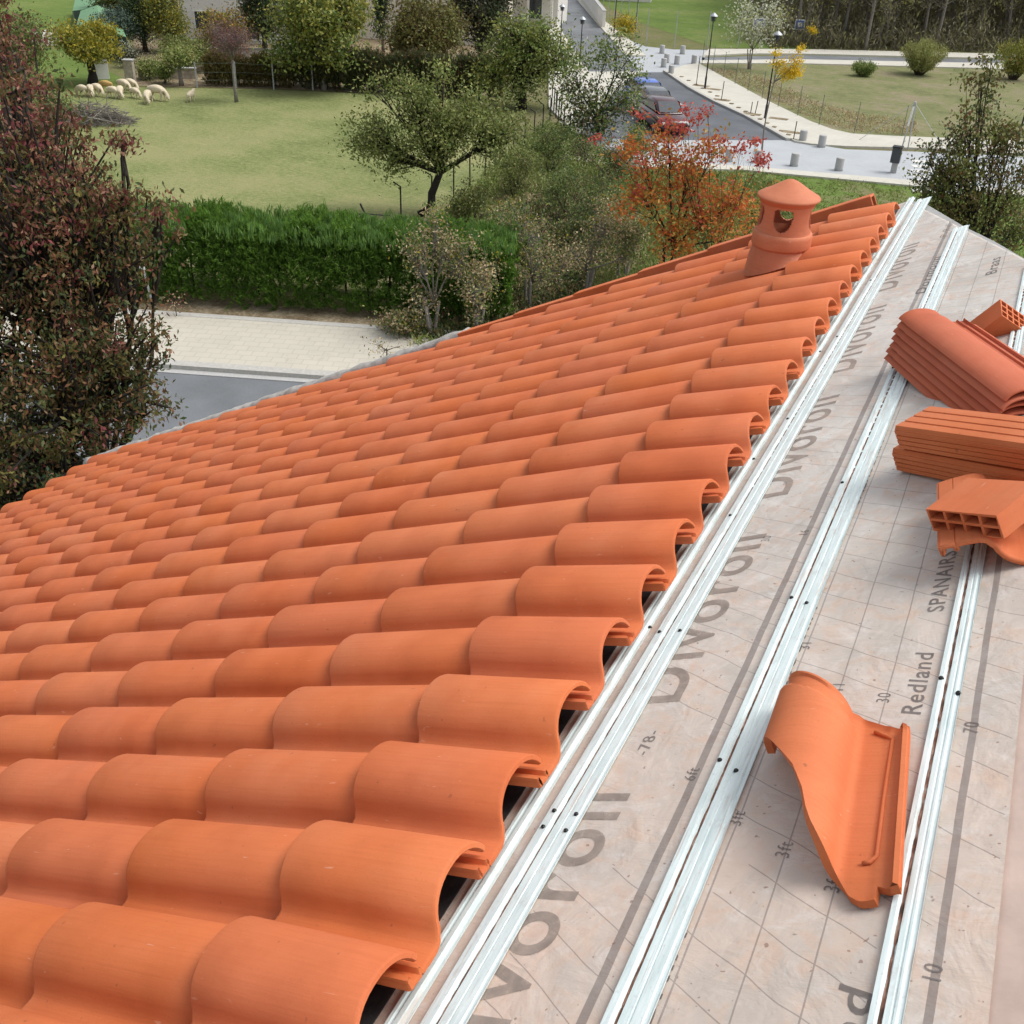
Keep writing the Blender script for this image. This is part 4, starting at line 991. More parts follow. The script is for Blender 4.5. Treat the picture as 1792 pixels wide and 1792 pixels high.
round_tree('dark_olive_tree', 'dark dense evergreen tree next to the white buildings', 'tree', (838, 118), -90, 120, .2, [('darkbrown', 2), ('conifer', .5)], crown_from=-.05, trunk_h=1.5, nb=8, trunk_r=.2, clumps=220, per=62, spread=.4)
round_tree('orange_brown_tree', 'loose yellow-brown tree behind the purple tree', 'tree', (395, 118), 10, 100, .15, [('brown', 1), ('gold', .7), ('orangegreen', .5)], crown_from=.15, nb=6, trunk_r=.1, clumps=130, per=40, spread=.35)
round_tree('garden_tree', 'small garden tree with pale trunk and grey-green top by the fence', 'tree', (318, 150), 80, 56, .14, [('green', 1), ('willow', .8)], crown_from=.45, nb=5, trunk_r=.12, clumps=70, per=44, spread=.25, bark='bark_grey')
round_tree('garden_bush', 'clipped upright green bush left of the pale garden trunk', 'bush', (289, 146), 103, 26, .12, [('green', 1)], crown_from=.12, nb=4, trunk_r=.06, clumps=44, per=50, spread=.18)
round_tree('garden_bush', 'rounded dull green shrub mass behind the garden fence', 'bush', (330, 128), 62, 100, .14, [('olive', 1), ('green', .7), ('brown', .4)], crown_from=.05, nb=6, trunk_r=.06, clumps=120, per=46, spread=.35)
round_tree('garden_bush', 'grey-green bush beside the stone gate pillar', 'bush', (263, 140), 98, 36, .12, [('willow', 1), ('green', 1)], crown_from=.05, nb=4, trunk_r=.05, clumps=44, per=40, spread=.25)
round_tree('grey_bush', 'dry grey bush by the dark shelter', 'bush', (228, 118), 75, 28, .10, [('darkbrown', 1), ('silver', .25)], crown_from=.05, nb=4, trunk_r=.05, clumps=46, per=40, spread=.25)
round_tree('hillside_bush', 'olive green leafy tree on the slope behind the maroon tree', 'tree', (45, 170), 5, 140, .16, [('olive', 1), ('wildgreen', 1), ('redgreen', .4)], crown_from=.05, nb=8, trunk_r=.1, clumps=150, per=44, spread=.4)
round_tree('hillside_bush', 'green brambles where the pasture meets the slope', 'bush', (70, 215), 150, 120, .13, [('wildgreen', 1), ('green', 1)], crown_from=.02, nb=5, trunk_r=.05, clumps=110, per=40, spread=.3)
round_tree('yellow_bush', 'yellow bush on the pavement beyond the laurel tree', 'bush', (1094, 66), 26, 46, .14, [('yellow', .5), ('gold', 1.5)], crown_from=.05, nb=5, trunk_r=.05, clumps=60, per=36, spread=.3)
round_tree('silver_birch', 'pale silvery thin-leaved tree between the two lamp posts', 'tree', (1312, 122), -30, 112, .17, [('silver', 1.2), ('willow', .5)], crown_from=.12, nb=9, trunk_r=.05, clumps=150, per=12, spread=.4, bark='bark_grey', multi=3)
tree_px('yellow_sapling', 'young tree with bright yellow tufts on a long thin stem', 'tree', (1333, 266), [(1362, 112, 10, 0), (1378, 128, 14, 0), (1396, 105, 9, 0), (1362, 92, 7, 0), (1392, 125, 10, 0), (1404, 85, 6, 0)], .10, [('yellow', 1)], trunk_r=.035, clumps=44, per=40, spread=.13, trunk_h=3.2, lean=(.05, 0), bark='bark_grey')
def fan_shrub(label, bpx, ytop, wpx, leafm, n=90, leaf=.1, basemat='bark'):
    b, H, w = at(bpx, ytop, wpx); root = empty('willow_shrub', b); tag(root, label, 'shrub')
    tk = MB(); C = []
    for k in range(n):
        a = rng.random() * 6.28; q = math.sqrt(rng.random()); e = np.array([math.cos(a) * w / 2 * q, math.sin(a) * w / 2 * q, H * (1 - .25 * q * q) * rng.uniform(.75, 1)])
        tk.tube([(e[0] * .15, e[1] * .15, 0), (e[0] * .55, e[1] * .55, e[2] * .55), e], [.018, .012, .004], 3)
        for f in np.linspace(.3, 1, 9): C.append(e * np.array([.15 + .85 * f, .15 + .85 * f, f]))
    tk.build('stems', M[basemat], root); C = np.array(C); P = np.repeat(C, 7, 0) + rng.normal(size=(len(C) * 7, 3)) * .09
    P[:, 2] = np.maximum(P[:, 2], .05); ax_ = rng.normal(size=P.shape) * .5 + np.array([0, 0, 1]); leafobj('foliage', quads(P, ax_, np.full(len(P), leaf * .3), np.full(len(P), leaf)), LM[leafm], root)
fan_shrub('fan shaped willow shrub with orange base on the vacant lot', (1608, 132), 66, 82, 'willow', 150, .16, 'bark')
fan_shrub('low dark green shrub on the vacant lot by the far road', (1509, 134), 106, 44, 'green', 60, .14)
fan_shrub('yellowish fan shrub at the right edge behind the pear tree', (1772, 140), 62, 84, 'yellowgreen', 100, .16)
# wild shrubs between pasture, hedge and roof
WS = [((760, 590), 330, 110, 'wild', 'spindly dry shrub with pale leaves at the right end of the hedge'), ((835, 585), 400, 130, 'wild', 'tangled brown shrub just beyond the roof edge'), ((930, 545), 330, 150, 'wild', 'large rusty brown shrub behind the middle of the roof'),
      ((1020, 520), 320, 140, 'wild', 'grey-brown thorny shrub left of the orange tree'), ((1090, 500), 330, 100, 'wild', 'dry shrub at the foot of the orange tree'), ((880, 470), 360, 110, 'wildgreen', 'greenish wild shrub beyond the tangled one'),
      ((985, 400), 270, 120, 'wildgreen', 'green bramble patch under the laurel tree'), ((900, 350), 255, 90, 'olive', 'olive bush along the wire fence'), ((820, 390), 300, 70, 'olive', 'low bush right of the crooked orchard trunk'),
      ((1060, 330), 225, 120, 'darkgreen', 'dark shrub beneath the laurel tree'), ((700, 590), 540, 50, 'wild', 'low dry twigs on the soil strip before the hedge'), ((1330, 500), 330, 120, 'orangegreen', 'orange-green bush behind the vent cowl'),
      ((1100, 290), 215, 60, 'green', 'broad leaved green plant below the parked cars'), ((960, 300), 215, 80, 'wildgreen', 'bush at the end of the white pavement'), ((1040, 440), 300, 90, 'wildgreen', 'green weeds between the dry shrubs')]
for (bp, yt, w, mt, lab) in WS:
    b, H, wm = at(bp, yt, w); dry = mt == 'wild'
    bl = []
    for k in range(6):
        a = rng.random() * 6.28; q = rng.random() * .55; bl.append((math.cos(a) * wm * q, math.sin(a) * wm * q, H * rng.uniform(.25, .8), wm * .3, wm * .3, H * .25))
    tree('wild_shrub', lab, 'shrub', b, H, H * .25, bl, .085, [(mt, 2), ('wildgreen', .7), ('green', .5), ('darkgreen', .5), ('gold', .25)] if dry else [(mt, 2), ('green', .6), ('darkgreen', .6)], trunk_r=.055 if dry else .035, clumps=125 if dry else 75, per=20 if dry else 50, spread=.15 if dry else .2, bark='bark_grey' if dry else 'bark', multi=3, shell=.3)
# undergrowth on the rough ground (nobody could count it)
def ground_cover(name, label, poly_px, n, hmax, leafm, lf, seed):
    P = [G(*p)[:2] for p in poly_px]; r = np.random.default_rng(seed); mn = np.min(P, 0); mx = np.max(P, 0); pts = []
    while len(pts) < n:
        q = mn + (mx - mn) * r.random(2); c = False; j = len(P) - 1
        for i in range(len(P)):
            if (P[i][1] > q[1]) != (P[j][1] > q[1]) and q[0] < (P[j][0] - P[i][0]) * (q[1] - P[i][1]) / (P[j][1] - P[i][1]) + P[i][0]: c = not c
            j = i
        if c: pts.append(q)
    pts = np.array(pts); K = 9
    env = .5 + .5 * np.sin(pts[:, 0] * 1.3 + 2) * np.sin(pts[:, 1] * 1.1 + 1); hh_ = hmax * (.25 + .75 * env) * r.uniform(.5, 1, n)
    C = np.repeat(np.c_[pts, np.zeros(n)], K, 0); C[:, 2] = np.repeat(hh_, K) * r.random(n * K); C[:, :2] += r.normal(size=(n * K, 2)) * .12
    ax_ = r.normal(size=C.shape) * .6 + np.array([0, 0, .9]); C[:, 2] = np.maximum(C[:, 2], .03)
    o = leafobj(name, quads(C, ax_, np.full(len(C), lf * .3), lf * r.uniform(.6, 1.3, len(C))), LM[leafm], None); tag(o, label, 'undergrowth', kind='stuff'); return o
ground_cover('undergrowth', 'weeds and brambles between the hedge, the fence and the roof', [(700, 600), (760, 400), (860, 300), (960, 215), (1030, 250), (1120, 300), (1330, 310), (1480, 480), (1330, 520), (1000, 640), (800, 640)], 7000, .6, 'grassclump', .2, 1)
ground_cover('low_brambles', 'dark green low brambles between the dry shrubs', [(690, 590), (850, 400), (980, 330), (1100, 400), (1000, 560), (850, 640)], 2600, .8, 'darkgreen', .17, 7)
ground_cover('dry_weeds', 'dry pinkish weeds among the shrubs', [(760, 560), (880, 330), (1080, 320), (1090, 480), (900, 600)], 1800, .8, 'wild', .13, 2)
ground_cover('rough_grass', 'rough grass beside the raised crossing', [(1200, 310), (1300, 300), (1580, 325), (1792, 345), (1900, 600), (1400, 520)], 2500, .12, 'grassclump', .14, 3)
ground_cover('lot_weeds', 'dry weeds along the fence of the vacant lot', [(1232, 118), (1300, 150), (1400, 200), (1490, 232), (1600, 238), (1600, 215), (1450, 190), (1330, 135)], 650, .4, 'wild', .14, 4)
# clipped shaggy hedge
def hedge(name, label, P0, P1, T, Hs, n, leafm, tipm, lf, droop=-1.2, tips=True, bot=.0, group=None):
    P0 = np.array(P0[:2]); P1 = np.array(P1[:2]); L = np.linalg.norm(P1 - P0); d = (P1 - P0) / L; q = np.array([-d[1], d[0]])
    root = empty(name, (*P0, 0)); tag(root, label, 'hedge', group)
    r = rng
    K = 24; nc = n // K
    s = r.random(nc) * L; ph = r.random(nc)
    # rounded box section: angle over the front face, the top and the back
    a = np.where(ph < .62, r.random(nc) * .52, .52 + r.random(nc) * .48) * math.pi
    Hh = Hs * (.90 + .07 * np.sin(s * 1.9 + 1) + .07 * np.sin(s * 4.7) + .05 * np.sin(s * 9.3 + 2))
    ca, sa_ = np.cos(a), np.sin(a); t = -np.sign(ca) * np.abs(ca) ** .45 * T / 2; z = np.abs(sa_) ** .75 * Hh
    dep = 1 - .16 * r.random(nc) ** 2 - .06 * np.sin(s * 5.3 + z * 3) - .05 * np.sin(s * 2.1 - z * 4.2); t = t * dep; z = z * (.94 + .06 * dep)
    C = np.c_[d[0] * s + q[0] * t, d[1] * s + q[1] * t, z + .05 + bot]
    out = np.c_[q[0] * t, q[1] * t, np.full(nc, .55)]; out /= np.linalg.norm(out, axis=1, keepdims=True); out += r.normal(size=out.shape) * .35
    ln_ = lf * 1.5
    idx = np.repeat(np.arange(nc), K); f = r.random(len(idx))
    P = C[idx] + out[idx] * (f[:, None] * ln_) + r.normal(size=(len(idx), 3)) * .035
    ax_ = out[idx] * .8 + r.normal(size=P.shape) * .55; ax_[:, 2] += .35; P[:, 2] = np.maximum(P[:, 2], .03)
    m_ = len(P)
    leafobj('foliage', quads(P, ax_, np.full(m_, lf * .17), lf * r.uniform(.5, 1.1, m_)), LM[leafm], root)
    if tips:
        m_ = n // 6; s = r.random(m_) * L; t = (r.random(m_) - .5) * T; kk = np.round(s * 3.2) / 3.2; s = kk + r.normal(size=m_) * .07
        t = np.round(t * 3) / 3 + r.normal(size=m_) * .06
        z = Hs * .88 + .46 * r.random(m_) * (.4 + .6 * np.abs(np.sin(kk * 7.3 + np.round(t * 3) * 2.1)))
        C = np.c_[d[0] * s + q[0] * t, d[1] * s + q[1] * t, z]; ax_ = r.normal(size=C.shape) * .22; ax_[:, 2] += 1
        leafobj('shoot_tips', quads(C, ax_, np.full(m_, lf * .16), lf * r.uniform(.7, 1.5, m_)), LM[tipm], root)
    core = MB(); nn = 24
    for k in range(nn):
        a = L * k / nn + .02; b_ = L * (k + 1) / nn
        c = d * (a + b_) / 2; core.tube([(*c, .02), (*c, Hs * .8)], .03, 5)
    core.build('stems', M['bark_dark'], root)
    return root
hb0 = NS(-4.5, 2.1); hb1 = NS(11.2, 2.1)
hedge('hedge', 'long shaggy dark green hedge behind the pale pavement', hb0, hb1, 1.9, 2.25, 210000, 'hedge', 'hedgetip', .19)
hedge('clipped_hedge', 'dark clipped hedge behind the maple at the back of the pasture', G(505, 156) + np.array([0, .9, 0]), G(865, 178) + np.array([0, .9, 0]), 1.0, 1.75, 120000, 'darkgreen', 'conifer', .26, tips=False)
hedge('clipped_hedge', 'brownish green hedge with gaps behind the wire fence', G(345, 152) + np.array([0, 1.0, 0]), G(498, 156) + np.array([0, 1.0, 0]), 1.0, 1.3, 50000, 'brown', 'conifer', .22, tips=False)
# bare sapling in front of the near pavement
b = G(680, 720); root = tree('bare_sapling', 'small sparse sapling top just beyond the middle of the roof edge', 'sapling', b, 0, 1.6, [(*rel(b, 672, 612), .35, .35, .35), (*rel(b, 655, 600), .25, .25, .2), (*rel(b, 700, 605), .25, .25, .2)], .06, [('wild', 1)], trunk_r=.02, clumps=26, per=5, spread=.1)
b = G(232, 575); tree('bare_sapling', 'thin reddish twigs on the pavement behind the maroon tree', 'sapling', G(310, 560), 0, .3, [(0, 0, .55, .35, .35, .3)], .07, [('red', 1), ('wild', .6)], trunk_r=.015, clumps=16, per=6, spread=.12)

# far winter wood beyond the far road
wl0, wl1 = G(1380, 86), G(1990, 100)
wd_ = (wl1 - wl0); 
NWT = 44
def wood_tree(k):
    f = (k + .5) / NWT; back = rng.uniform(.5, 9); b = wl0 + wd_ * f + np.array([-.35, .94, 0]) * back; b[2] = 0
    H = rng.uniform(6.5, 9.5); root = empty('bare_tree', b)
    tk = MB(); lx, ly = rng.normal() * .5, rng.normal() * .5
    tk.tube([(0, 0, 0), (lx * .4, ly * .4, H * .4), (lx, ly, H * .8)], [.13, .10, .05], 6); C = []
    for q in range(34):
        z = H * rng.uniform(.3, .85); a = rng.random() * 6.28; l = rng.uniform(.8, 2.0); e = np.array([lx * z / H + math.cos(a) * l, ly * z / H + math.sin(a) * l, z + l * rng.uniform(.5, 1.2)])
        tk.tube([(lx * z / H, ly * z / H, z), (lx * z / H + math.cos(a) * l * .5, ly * z / H + math.sin(a) * l * .5, z + l * .3), e], [.03, .02, .008], 3)
        for w_ in range(5): C.append(e + rng.normal(size=3) * .45)
    tk.build('trunk', M['bark_grey'], root); C = np.array(C); P = np.repeat(C, 9, 0) + rng.normal(size=(len(C) * 9, 3)) * .25; P[:, 2] = np.maximum(P[:, 2], .1)
    leafobj('crown', quads(P, rng.normal(size=P.shape), np.full(len(P), .09), np.full(len(P), .24)), LM['willow' if k % 4 == 0 else ('gold' if k % 9 == 2 else 'wood')], root)
    return root
for k in range(NWT):
    tag(wood_tree(k), 'slender pale-tufted tree in the winter wood beyond the far road' if k % 4 == 0 else ('slender yellow-green tufted tree in the winter wood beyond the far road' if k % 9 == 2 else 'slender bare trunked tree in the winter wood beyond the far road'), 'tree', 'trees of the wood beyond the far road')
n = 70000; s = rng.random(n); P = wl0 + wd_ * s[:, None] * 1.6 - wd_ * .05 + np.array([-.35, .94, 0]) * (rng.random((n, 1)) * 16 + .3); P[:, 2] = rng.random(n) ** 1.5 * (1.6 + 4.0 * np.clip((rng.random(n)), 0, 1)) * (.25 + .6 * np.abs(np.sin(s * 23)) * np.abs(np.sin(s * 71)))
ax_ = rng.normal(size=(n, 3)) * .5 + np.array([0, 0, .9])
o = leafobj('brushwood', quads(P, ax_, np.full(n, .10), .45 * rng.uniform(.5, 1.4, n)), LM['wood'], None); tag(o, 'dense grey-brown brushwood of the wood beyond the far road', 'brushwood', kind='stuff')
n = 30000; P = wl0 + wd_ * rng.random((n, 1)) * 1.6 + np.array([-.35, .94, 0]) * (rng.random((n, 1)) * 30 + 9); P[:, 2] = rng.random(n) * 11
o = leafobj('far_evergreens', quads(P, rng.normal(size=(n, 3)), np.full(n, .35), .8 * rng.uniform(.5, 1.4, n)), LM['wood'], None); tag(o, 'grey-green mass of trees at the back of the wood', 'woodland', kind='stuff')
n = 42000; P = G(900, -70) + (G(1500, -60) - G(900, -70)) * rng.random((n, 1)); P = P + np.array([-.35, .94, 0]) * (rng.random((n, 1)) * 20 + 2); P[:, 2] = rng.random(n) ** 1.2 * 9
o = leafobj('far_evergreens', quads(P, rng.normal(size=(n, 3)), np.full(n, .4), 1.0 * rng.uniform(.5, 1.4, n)), LM['darkbrown'], None); tag(o, 'distant tree belt behind the bright lawn', 'woodland', kind='stuff')

# ================================================================== FENCES, FURNITURE, BUILDINGS
def fence(label, pts_px, step, H, r, mat, wires=(.3, .6, .95), bent=False, name='wire_fence'):
    P = [G(*p) for p in pts_px]; root = empty(name, P[0]); tag(root, label, 'fence'); o0 = P[0]
    segs = [np.linalg.norm(P[i + 1] - P[i]) for i in range(len(P) - 1)]; tot = sum(segs); k = 0; pos = []
    s = 0.0
    while s <= tot + 1e-6:
        q = s
        for i, L in enumerate(segs):
            if q <= L or i == len(segs) - 1: pos.append(P[i] + (P[i + 1] - P[i]) * min(1, q / L)); break
            q -= L
        s += step
    for p in pos:
        mb = MB(); b = p - o0; top = b + np.array([rng.normal() * .02, rng.normal() * .02, H])
        pp = [b, top]
        if bent: pp.append(top + np.array([-.22, -.12, .16]))
        mb.tube(pp, r, 5); mb.build('post', mat, root)
    mb = MB()
    for h in wires:
        for i in range(len(pos) - 1): mb.tube([pos[i] - o0 + np.array([0, 0, H * h]), pos[i + 1] - o0 + np.array([0, 0, H * h])], .004 if r < .04 else .006, 3, False)
    mb.build('wires', M['wire'], root); return root
fence('wire fence with black bent-top posts between pasture and wild shrubs', [(702, 388), (745, 372), (787, 352), (860, 300), (905, 270), (955, 225), (985, 190)], 1.9, 1.25, .03, M['black'], bent=True)
fence('pale post fence along the back of the pasture before the hedge', [(345, 154), (405, 153), (470, 157), (545, 158), (612, 158), (700, 163)], 2.15, 1.35, .045, M['galv'])
fence('thin green fence around the front of the vacant lot', [(1228, 116), (1290, 152), (1350, 185), (1425, 219), (1460, 232), (1510, 238), (1580, 242), (1650, 244)], 2.4, 1.6, .018, M['wire'], wires=(.1, .3, .5, .7, .98))
fence('tall grey mesh fence of the green lawn plot', [(1054, 34), (1100, 66), (1136, 83), (1190, 87), (1245, 87), (1340, 86)], 2.6, 2.6, .03, M['galv'], wires=(.1, .25, .4, .55, .7, .85, .99))
fence('dark post fence along the white pavement end', [(965, 190), (985, 235), (1000, 250)], 1.3, 1.3, .03, M['black'])
# fence corner post with arms lying above the hedge
cp = G(640, 400); root = empty('fence_corner_post', cp); tag(root, 'bent black corner post with horizontal arms above the hedge', 'post')
mb = MB(); Hc = HT(cp, 374); mb.tube([(0, 0, 0), (0, 0, Hc), (-.14, -.08, Hc + .35)], .035, 6); mb.build('post', M['black'], root)
mb = MB(); mb.tube([(-.8, -.35, Hc - .10), (0, 0, Hc), (.75, .45, Hc - .06)], .022, 5); mb.build('arm', M['black'], root)
# leaning street sign post near the hedge
sp = G(268, 538); root = empty('sign_post', sp); tag(root, 'short leaning grey post with torn pale plate before the hedge', 'sign post'); Hs_ = HT(sp, 470)
mb = MB(); mb.tube([(0, 0, 0), (-.10, -.04, Hs_)], .035, 8); mb.build('post', M['galv'], root)
mb = MB(); mb.box((-.11, -.07, Hs_ + .16), (.20, .012, .36)); pl_ = mb.build('plate', M['white_paint'], root); pl_.rotation_euler = (0, 0, 0)

def lamp(label, bpx, ytop=None, H=None, arm=False):
    b = G(*bpx); H = H or HT(b, ytop); root = empty('street_lamp', b); tag(root, label, 'street lamp', 'black street lamps')
    mb = MB(); mb.lathe([(.001, 0), (.09, 0), (.09, .08), (.065, .12), (.06, .75), (.045, .8), (.035, H * .55), (.03, H - .45), (.0, H - .45)], 12); mb.build('pole', M['black'], root, True)
    mb = MB()
    for a in range(4): mb.tube([(0, 0, H - .45), (.13 * math.cos(a * 1.57), .13 * math.sin(a * 1.57), H - .38), (.17 * math.cos(a * 1.57), .17 * math.sin(a * 1.57), H - .12)], .012, 4)
    mb.build('bracket', M['black'], root); mb = MB(); mb.lathe([(.0, H - .40), (.09, H - .38), (.13, H - .14), (.0, H - .13)], 12); mb.build('lantern_glass', M['glass'], root, True)
    mb = MB(); mb.lathe([(.24, H - .13), (.22, H - .09), (.10, H), (.03, H + .05), (.0, H + .06)], 16); mb.build('hood', M['galv'], root, True)
lamp('black street lamp on the side pavement, nearer the junction with the far plaza', (1233, 158), 24)
lamp('black street lamp on the side pavement beside the yellow sapling', (1338, 210), 56)
lamp('black street lamp cut by the right edge behind the pear tree', (1776, 262), None, 4.1)
lamp('black street lamp rising beside the white buildings at the top', (980, 88), 8)
lamp('slim dark lamp pole seen through the laurel tree', (1014, 118), 30)
lamp('dark lamp pole next to the yellow bush', (1074, 60), None, 4.1)
lamp('dark lamp pole on the back pavement edge, right of the yellow bush', (1112, 54), None, 4.1)
# bollards
BOL = [((1158, 94), 'round the far plaza, leftmost'), ((1194, 95), 'on the far side of the far plaza, right of the leftmost'), ((1184, 113), 'in the middle of the far plaza'), ((1166, 110), 'in the pair at the left of the far plaza, farther one'), ((1161, 118), 'in the pair at the left of the far plaza, nearer one'),
       ((1174, 131), 'at the very end of the asphalt'), ((1214, 112), 'at the far plaza just before the vacant lot'), ((1404, 249), 'at the pavement corner where the asphalt meets the crossing'), ((1437, 258), 'on the crossing far edge, right of the corner one'),
       ((1275, 283), 'seen through the orange tree tips, leftmost at the crossing'), ((1325, 285), 'behind red leaf tips at the crossing'), ((1389, 291), 'on the near edge of the crossing above the vent'), ((1467, 299), 'on the near edge of the crossing, rightmost')]
bm0 = None
for k, (bp, lab) in enumerate(BOL):
    b = G(*bp)
    if bm0 is None:
        mb = MB(); mb.lathe([(.001, 0), (.19, 0), (.185, .10), (.185, .52), (.178, .545), (.165, .555), (.001, .555)], 20); bm0 = mb.build('stone_bollard', M['concrete'], None, True); o = bm0
    else: o = bm0.copy(); COL.objects.link(o)
    o.location = (b[0], b[1], .02); tag(o, 'grey stone bollard ' + lab, 'bollard', 'stone bollards')
# waste bin
b = G(1563, 303); root = empty('litter_bin', b); tag(root, 'dark litter bin on a grey stone foot at the crossing', 'litter bin')
mb = MB(); mb.box((0, 0, .24), (.26, .22, .48)); bevel(mb.build('foot', M['concrete'], root), .015); 
mb = MB(); mb.box((-.03, -.03, .80), (.40, .36, .66)); bevel(mb.build('box', simple('dark_bin', (.06, .065, .075), .5), root), .02)
mb = MB(); mb.box((-.03, -.03, 1.15), (.44, .40, .05)); bevel(mb.build('lid', M['black'], root), .01)
# stakes in the planting pits
for (x, y, yt, lab) in ((1262, 178, 142, 'brown stake in the planting pit beyond the two lamps'), (1313, 201, 178, 'pair of short stakes left of the yellow sapling lamp'), (1388, 247, 212, 'dark stake in the planting pit at the crossing corner'), (1218, 152, 98, 'thin stake beside the farther street lamp')):
    b = G(x, y); mb = MB(); H = HT(b, yt); mb.tube([(0, 0, 0), (.02, 0, H)], .025, 5)
    if 'pair' in lab: mb.tube([(.25, 0, 0), (.3, .05, H * 1.1)], .025, 5)
    mb.tube([(-.15, 0, .1), (.15, 0, .1)], .02, 4); o = mb.build('tree_stake', M['bark']); o.location = tuple(b); tag(o, lab, 'stake')
# guyed double pole
b = G(1583, 262); H = HT(b, 178); root = empty('guyed_post', b); tag(root, 'grey double post with two stay wires at the edge of the vacant lot', 'post')
for dx in (-.14, .14):
    mb = MB(); mb.tube([(dx, 0, 0), (dx * .3, 0, H * .96)], .03, 7); mb.build('post', M['galv'], root)
for dx in (-2.4, 1.9):
    mb = MB(); mb.tube([(dx, .5, 0), (0, 0, H * .97)], .012, 4); mb.build('stay', M['galv'], root)
mb = MB(); mb.tube([(-.1, -.02, H * .5), (-.03, -.02, H * .9)], .05, 6); mb.build('plate', M['white_paint'], root); mb = MB(); mb.lathe([(0, H * .96), (.07, H * .97), (.05, H), (0, H + .02)], 10); mb.build('cap', M['galv'], root)
# blue and white road signs
def sign(label, bpx, yc, w, h):
    b = G(*bpx); root = empty('road_sign', b); tag(root, label, 'road sign'); H = HT(b, yc); ang = math.atan2((CAM - b)[1], (CAM - b)[0]) + math.pi / 2; root.rotation_euler = (0, 0, ang)
    mb = MB()
    for dx in (-w * .32, w * .32): mb.tube([(dx, 0, 0), (dx, 0, H)], .03, 6)
    mb.build('post', M['galv'], root); mb = MB(); mb.box((0, -.04, H), (w, .03, h)); mb.build('panel', M['white_paint'], root)
    mb = MB(); mb.box((0, -.058, H), (w * .86, .006, h * .8)); mb.build('blue_face', simple('sign_blue', (.10, .18, .42), .5), root); mb = MB(); mb.box((0, -.063, H), (w * .45, .006, h * .42)); mb.build('white_symbol', M['white_paint'], root)
sign('blue and white rectangular road sign on two posts before the wood', (1394, 78), 43, .75, .75)
sign('pale blue road sign seen through the silvery tree', (1322, 84), 40, .9, .7)
b = G(1398 + 18, 88); mb = MB(); H = HT(b, 55); mb.tube([(-.35, 0, 0), (0, 0, H), (.3, 0, 0)], .03, 5); mb.tube([(0, 0, 0), (0, 0, H)], .03, 5)
root = tree('yellow_sapling', 'tiny yellow-topped sapling between stakes before the wood', 'tree', b, 0, H * .9, [(0, 0, H * 1.05, .3, .3, .3)], .14, [('yellow', 1), ('gold', 1)], trunk_r=.03, clumps=12, per=26, spread=.14)

# sheep
def sheep_mesh(pose):
    bm = bmesh.new(); lay = bm.verts.layers.skin.verify()
    def v(p, r, rz=None):
        x = bm.verts.new(p); x[lay].radius = (r, rz or r); return x
    hip = v((-.34, 0, .52), .17, .19); mid = v((0, 0, .54), .20, .21); sh = v((.30, 0, .53), .165, .18); hip[lay].use_root = True
    rump = v((-.47, 0, .50), .10); tail = v((-.53, 0, .36), .03)
    if pose == 0: nk = v((.46, 0, .44), .10); hd = v((.60, 0, .24), .075); ms = v((.66, 0, .10), .045)
    elif pose == 1: nk = v((.46, 0, .62), .10); hd = v((.58, 0, .74), .078); ms = v((.72, 0, .68), .045)
    else: nk = v((.44, .06, .40), .10); hd = v((.53, .14, .20), .075); ms = v((.56, .18, .07), .045)
    for a, b in ((hip, mid), (mid, sh), (hip, rump), (rump, tail), (sh, nk), (nk, hd), (hd, ms)): bm.edges.new((a, b))
    e1 = v((hd.co.x - .03, hd.co.y + .12, hd.co.z + .03), .022); e2 = v((hd.co.x - .03, hd.co.y - .12, hd.co.z + .03), .022); bm.edges.new((hd, e1)); bm.edges.new((hd, e2))
    for (x, y, root_, f) in ((-.36, .12, hip, 0), (-.36, -.12, hip, 1), (.28, .11, sh, 1), (.28, -.11, sh, 0)):
        k = v((x + (.03 if x > 0 else -.0), y, .30), .055); h = v((x + (.01 if x > 0 else -.05) + .04 * f, y, .17), .032); ft = v((x + .05 * f, y, .01), .028)
        bm.edges.new((root_, k)); bm.edges.new((k, h)); bm.edges.new((h, ft))
    me = bpy.data.meshes.new('sheep'); bm.to_mesh(me); bm.free(); o = bpy.data.objects.new('tmp', me); COL.objects.link(o)
    o.modifiers.new('s', 'SKIN').use_smooth_shade = True; o.modifiers.new('d', 'SUBSURF').levels = 2
    dg = bpy.context.evaluated_depsgraph_get(); dg.update(); m2 = bpy.data.meshes.new_from_object(o.evaluated_get(dg)); bpy.data.objects.remove(o)
    for p in m2.polygons: p.use_smooth = True
    m2.materials.clear(); m2.materials.append(M['wool']); return m2
SM = [sheep_mesh(k) for k in range(3)]; 
SH = [(145, 167, 150, 0, .95, 'leftmost pale sheep, partly behind the brush pile'), (160, 168, -60, 0, 1.0, 'cream sheep second from the left, head down'), (172, 167, -40, 0, 1.05, 'cream sheep grazing just left of the tan one'), (186, 160, 160, 0, 1.0, 'tan brown sheep in the row'),
      (200, 171, -30, 0, 1.0, 'cream sheep grazing in front of the tan one'), (212, 171, -75, 2, 1.05, 'cream sheep in the middle of the flock facing the camera'), (218, 160, -35, 0, 1.1, 'cream sheep behind the middle of the flock'), (230, 157, -30, 0, 1.0, 'cream sheep farthest back, right of the middle'),
      (238, 171, -40, 0, .9, 'smaller cream sheep right of the middle one'), (260, 180, -85, 2, 1.1, 'cream sheep facing forward, left one of the pair on the right'), (277, 175, -25, 0, 1.3, 'large cream sheep, right one of the pair on the right'), (335, 177, 80, 1, .85, 'single sheep standing apart from the flock on the right')]
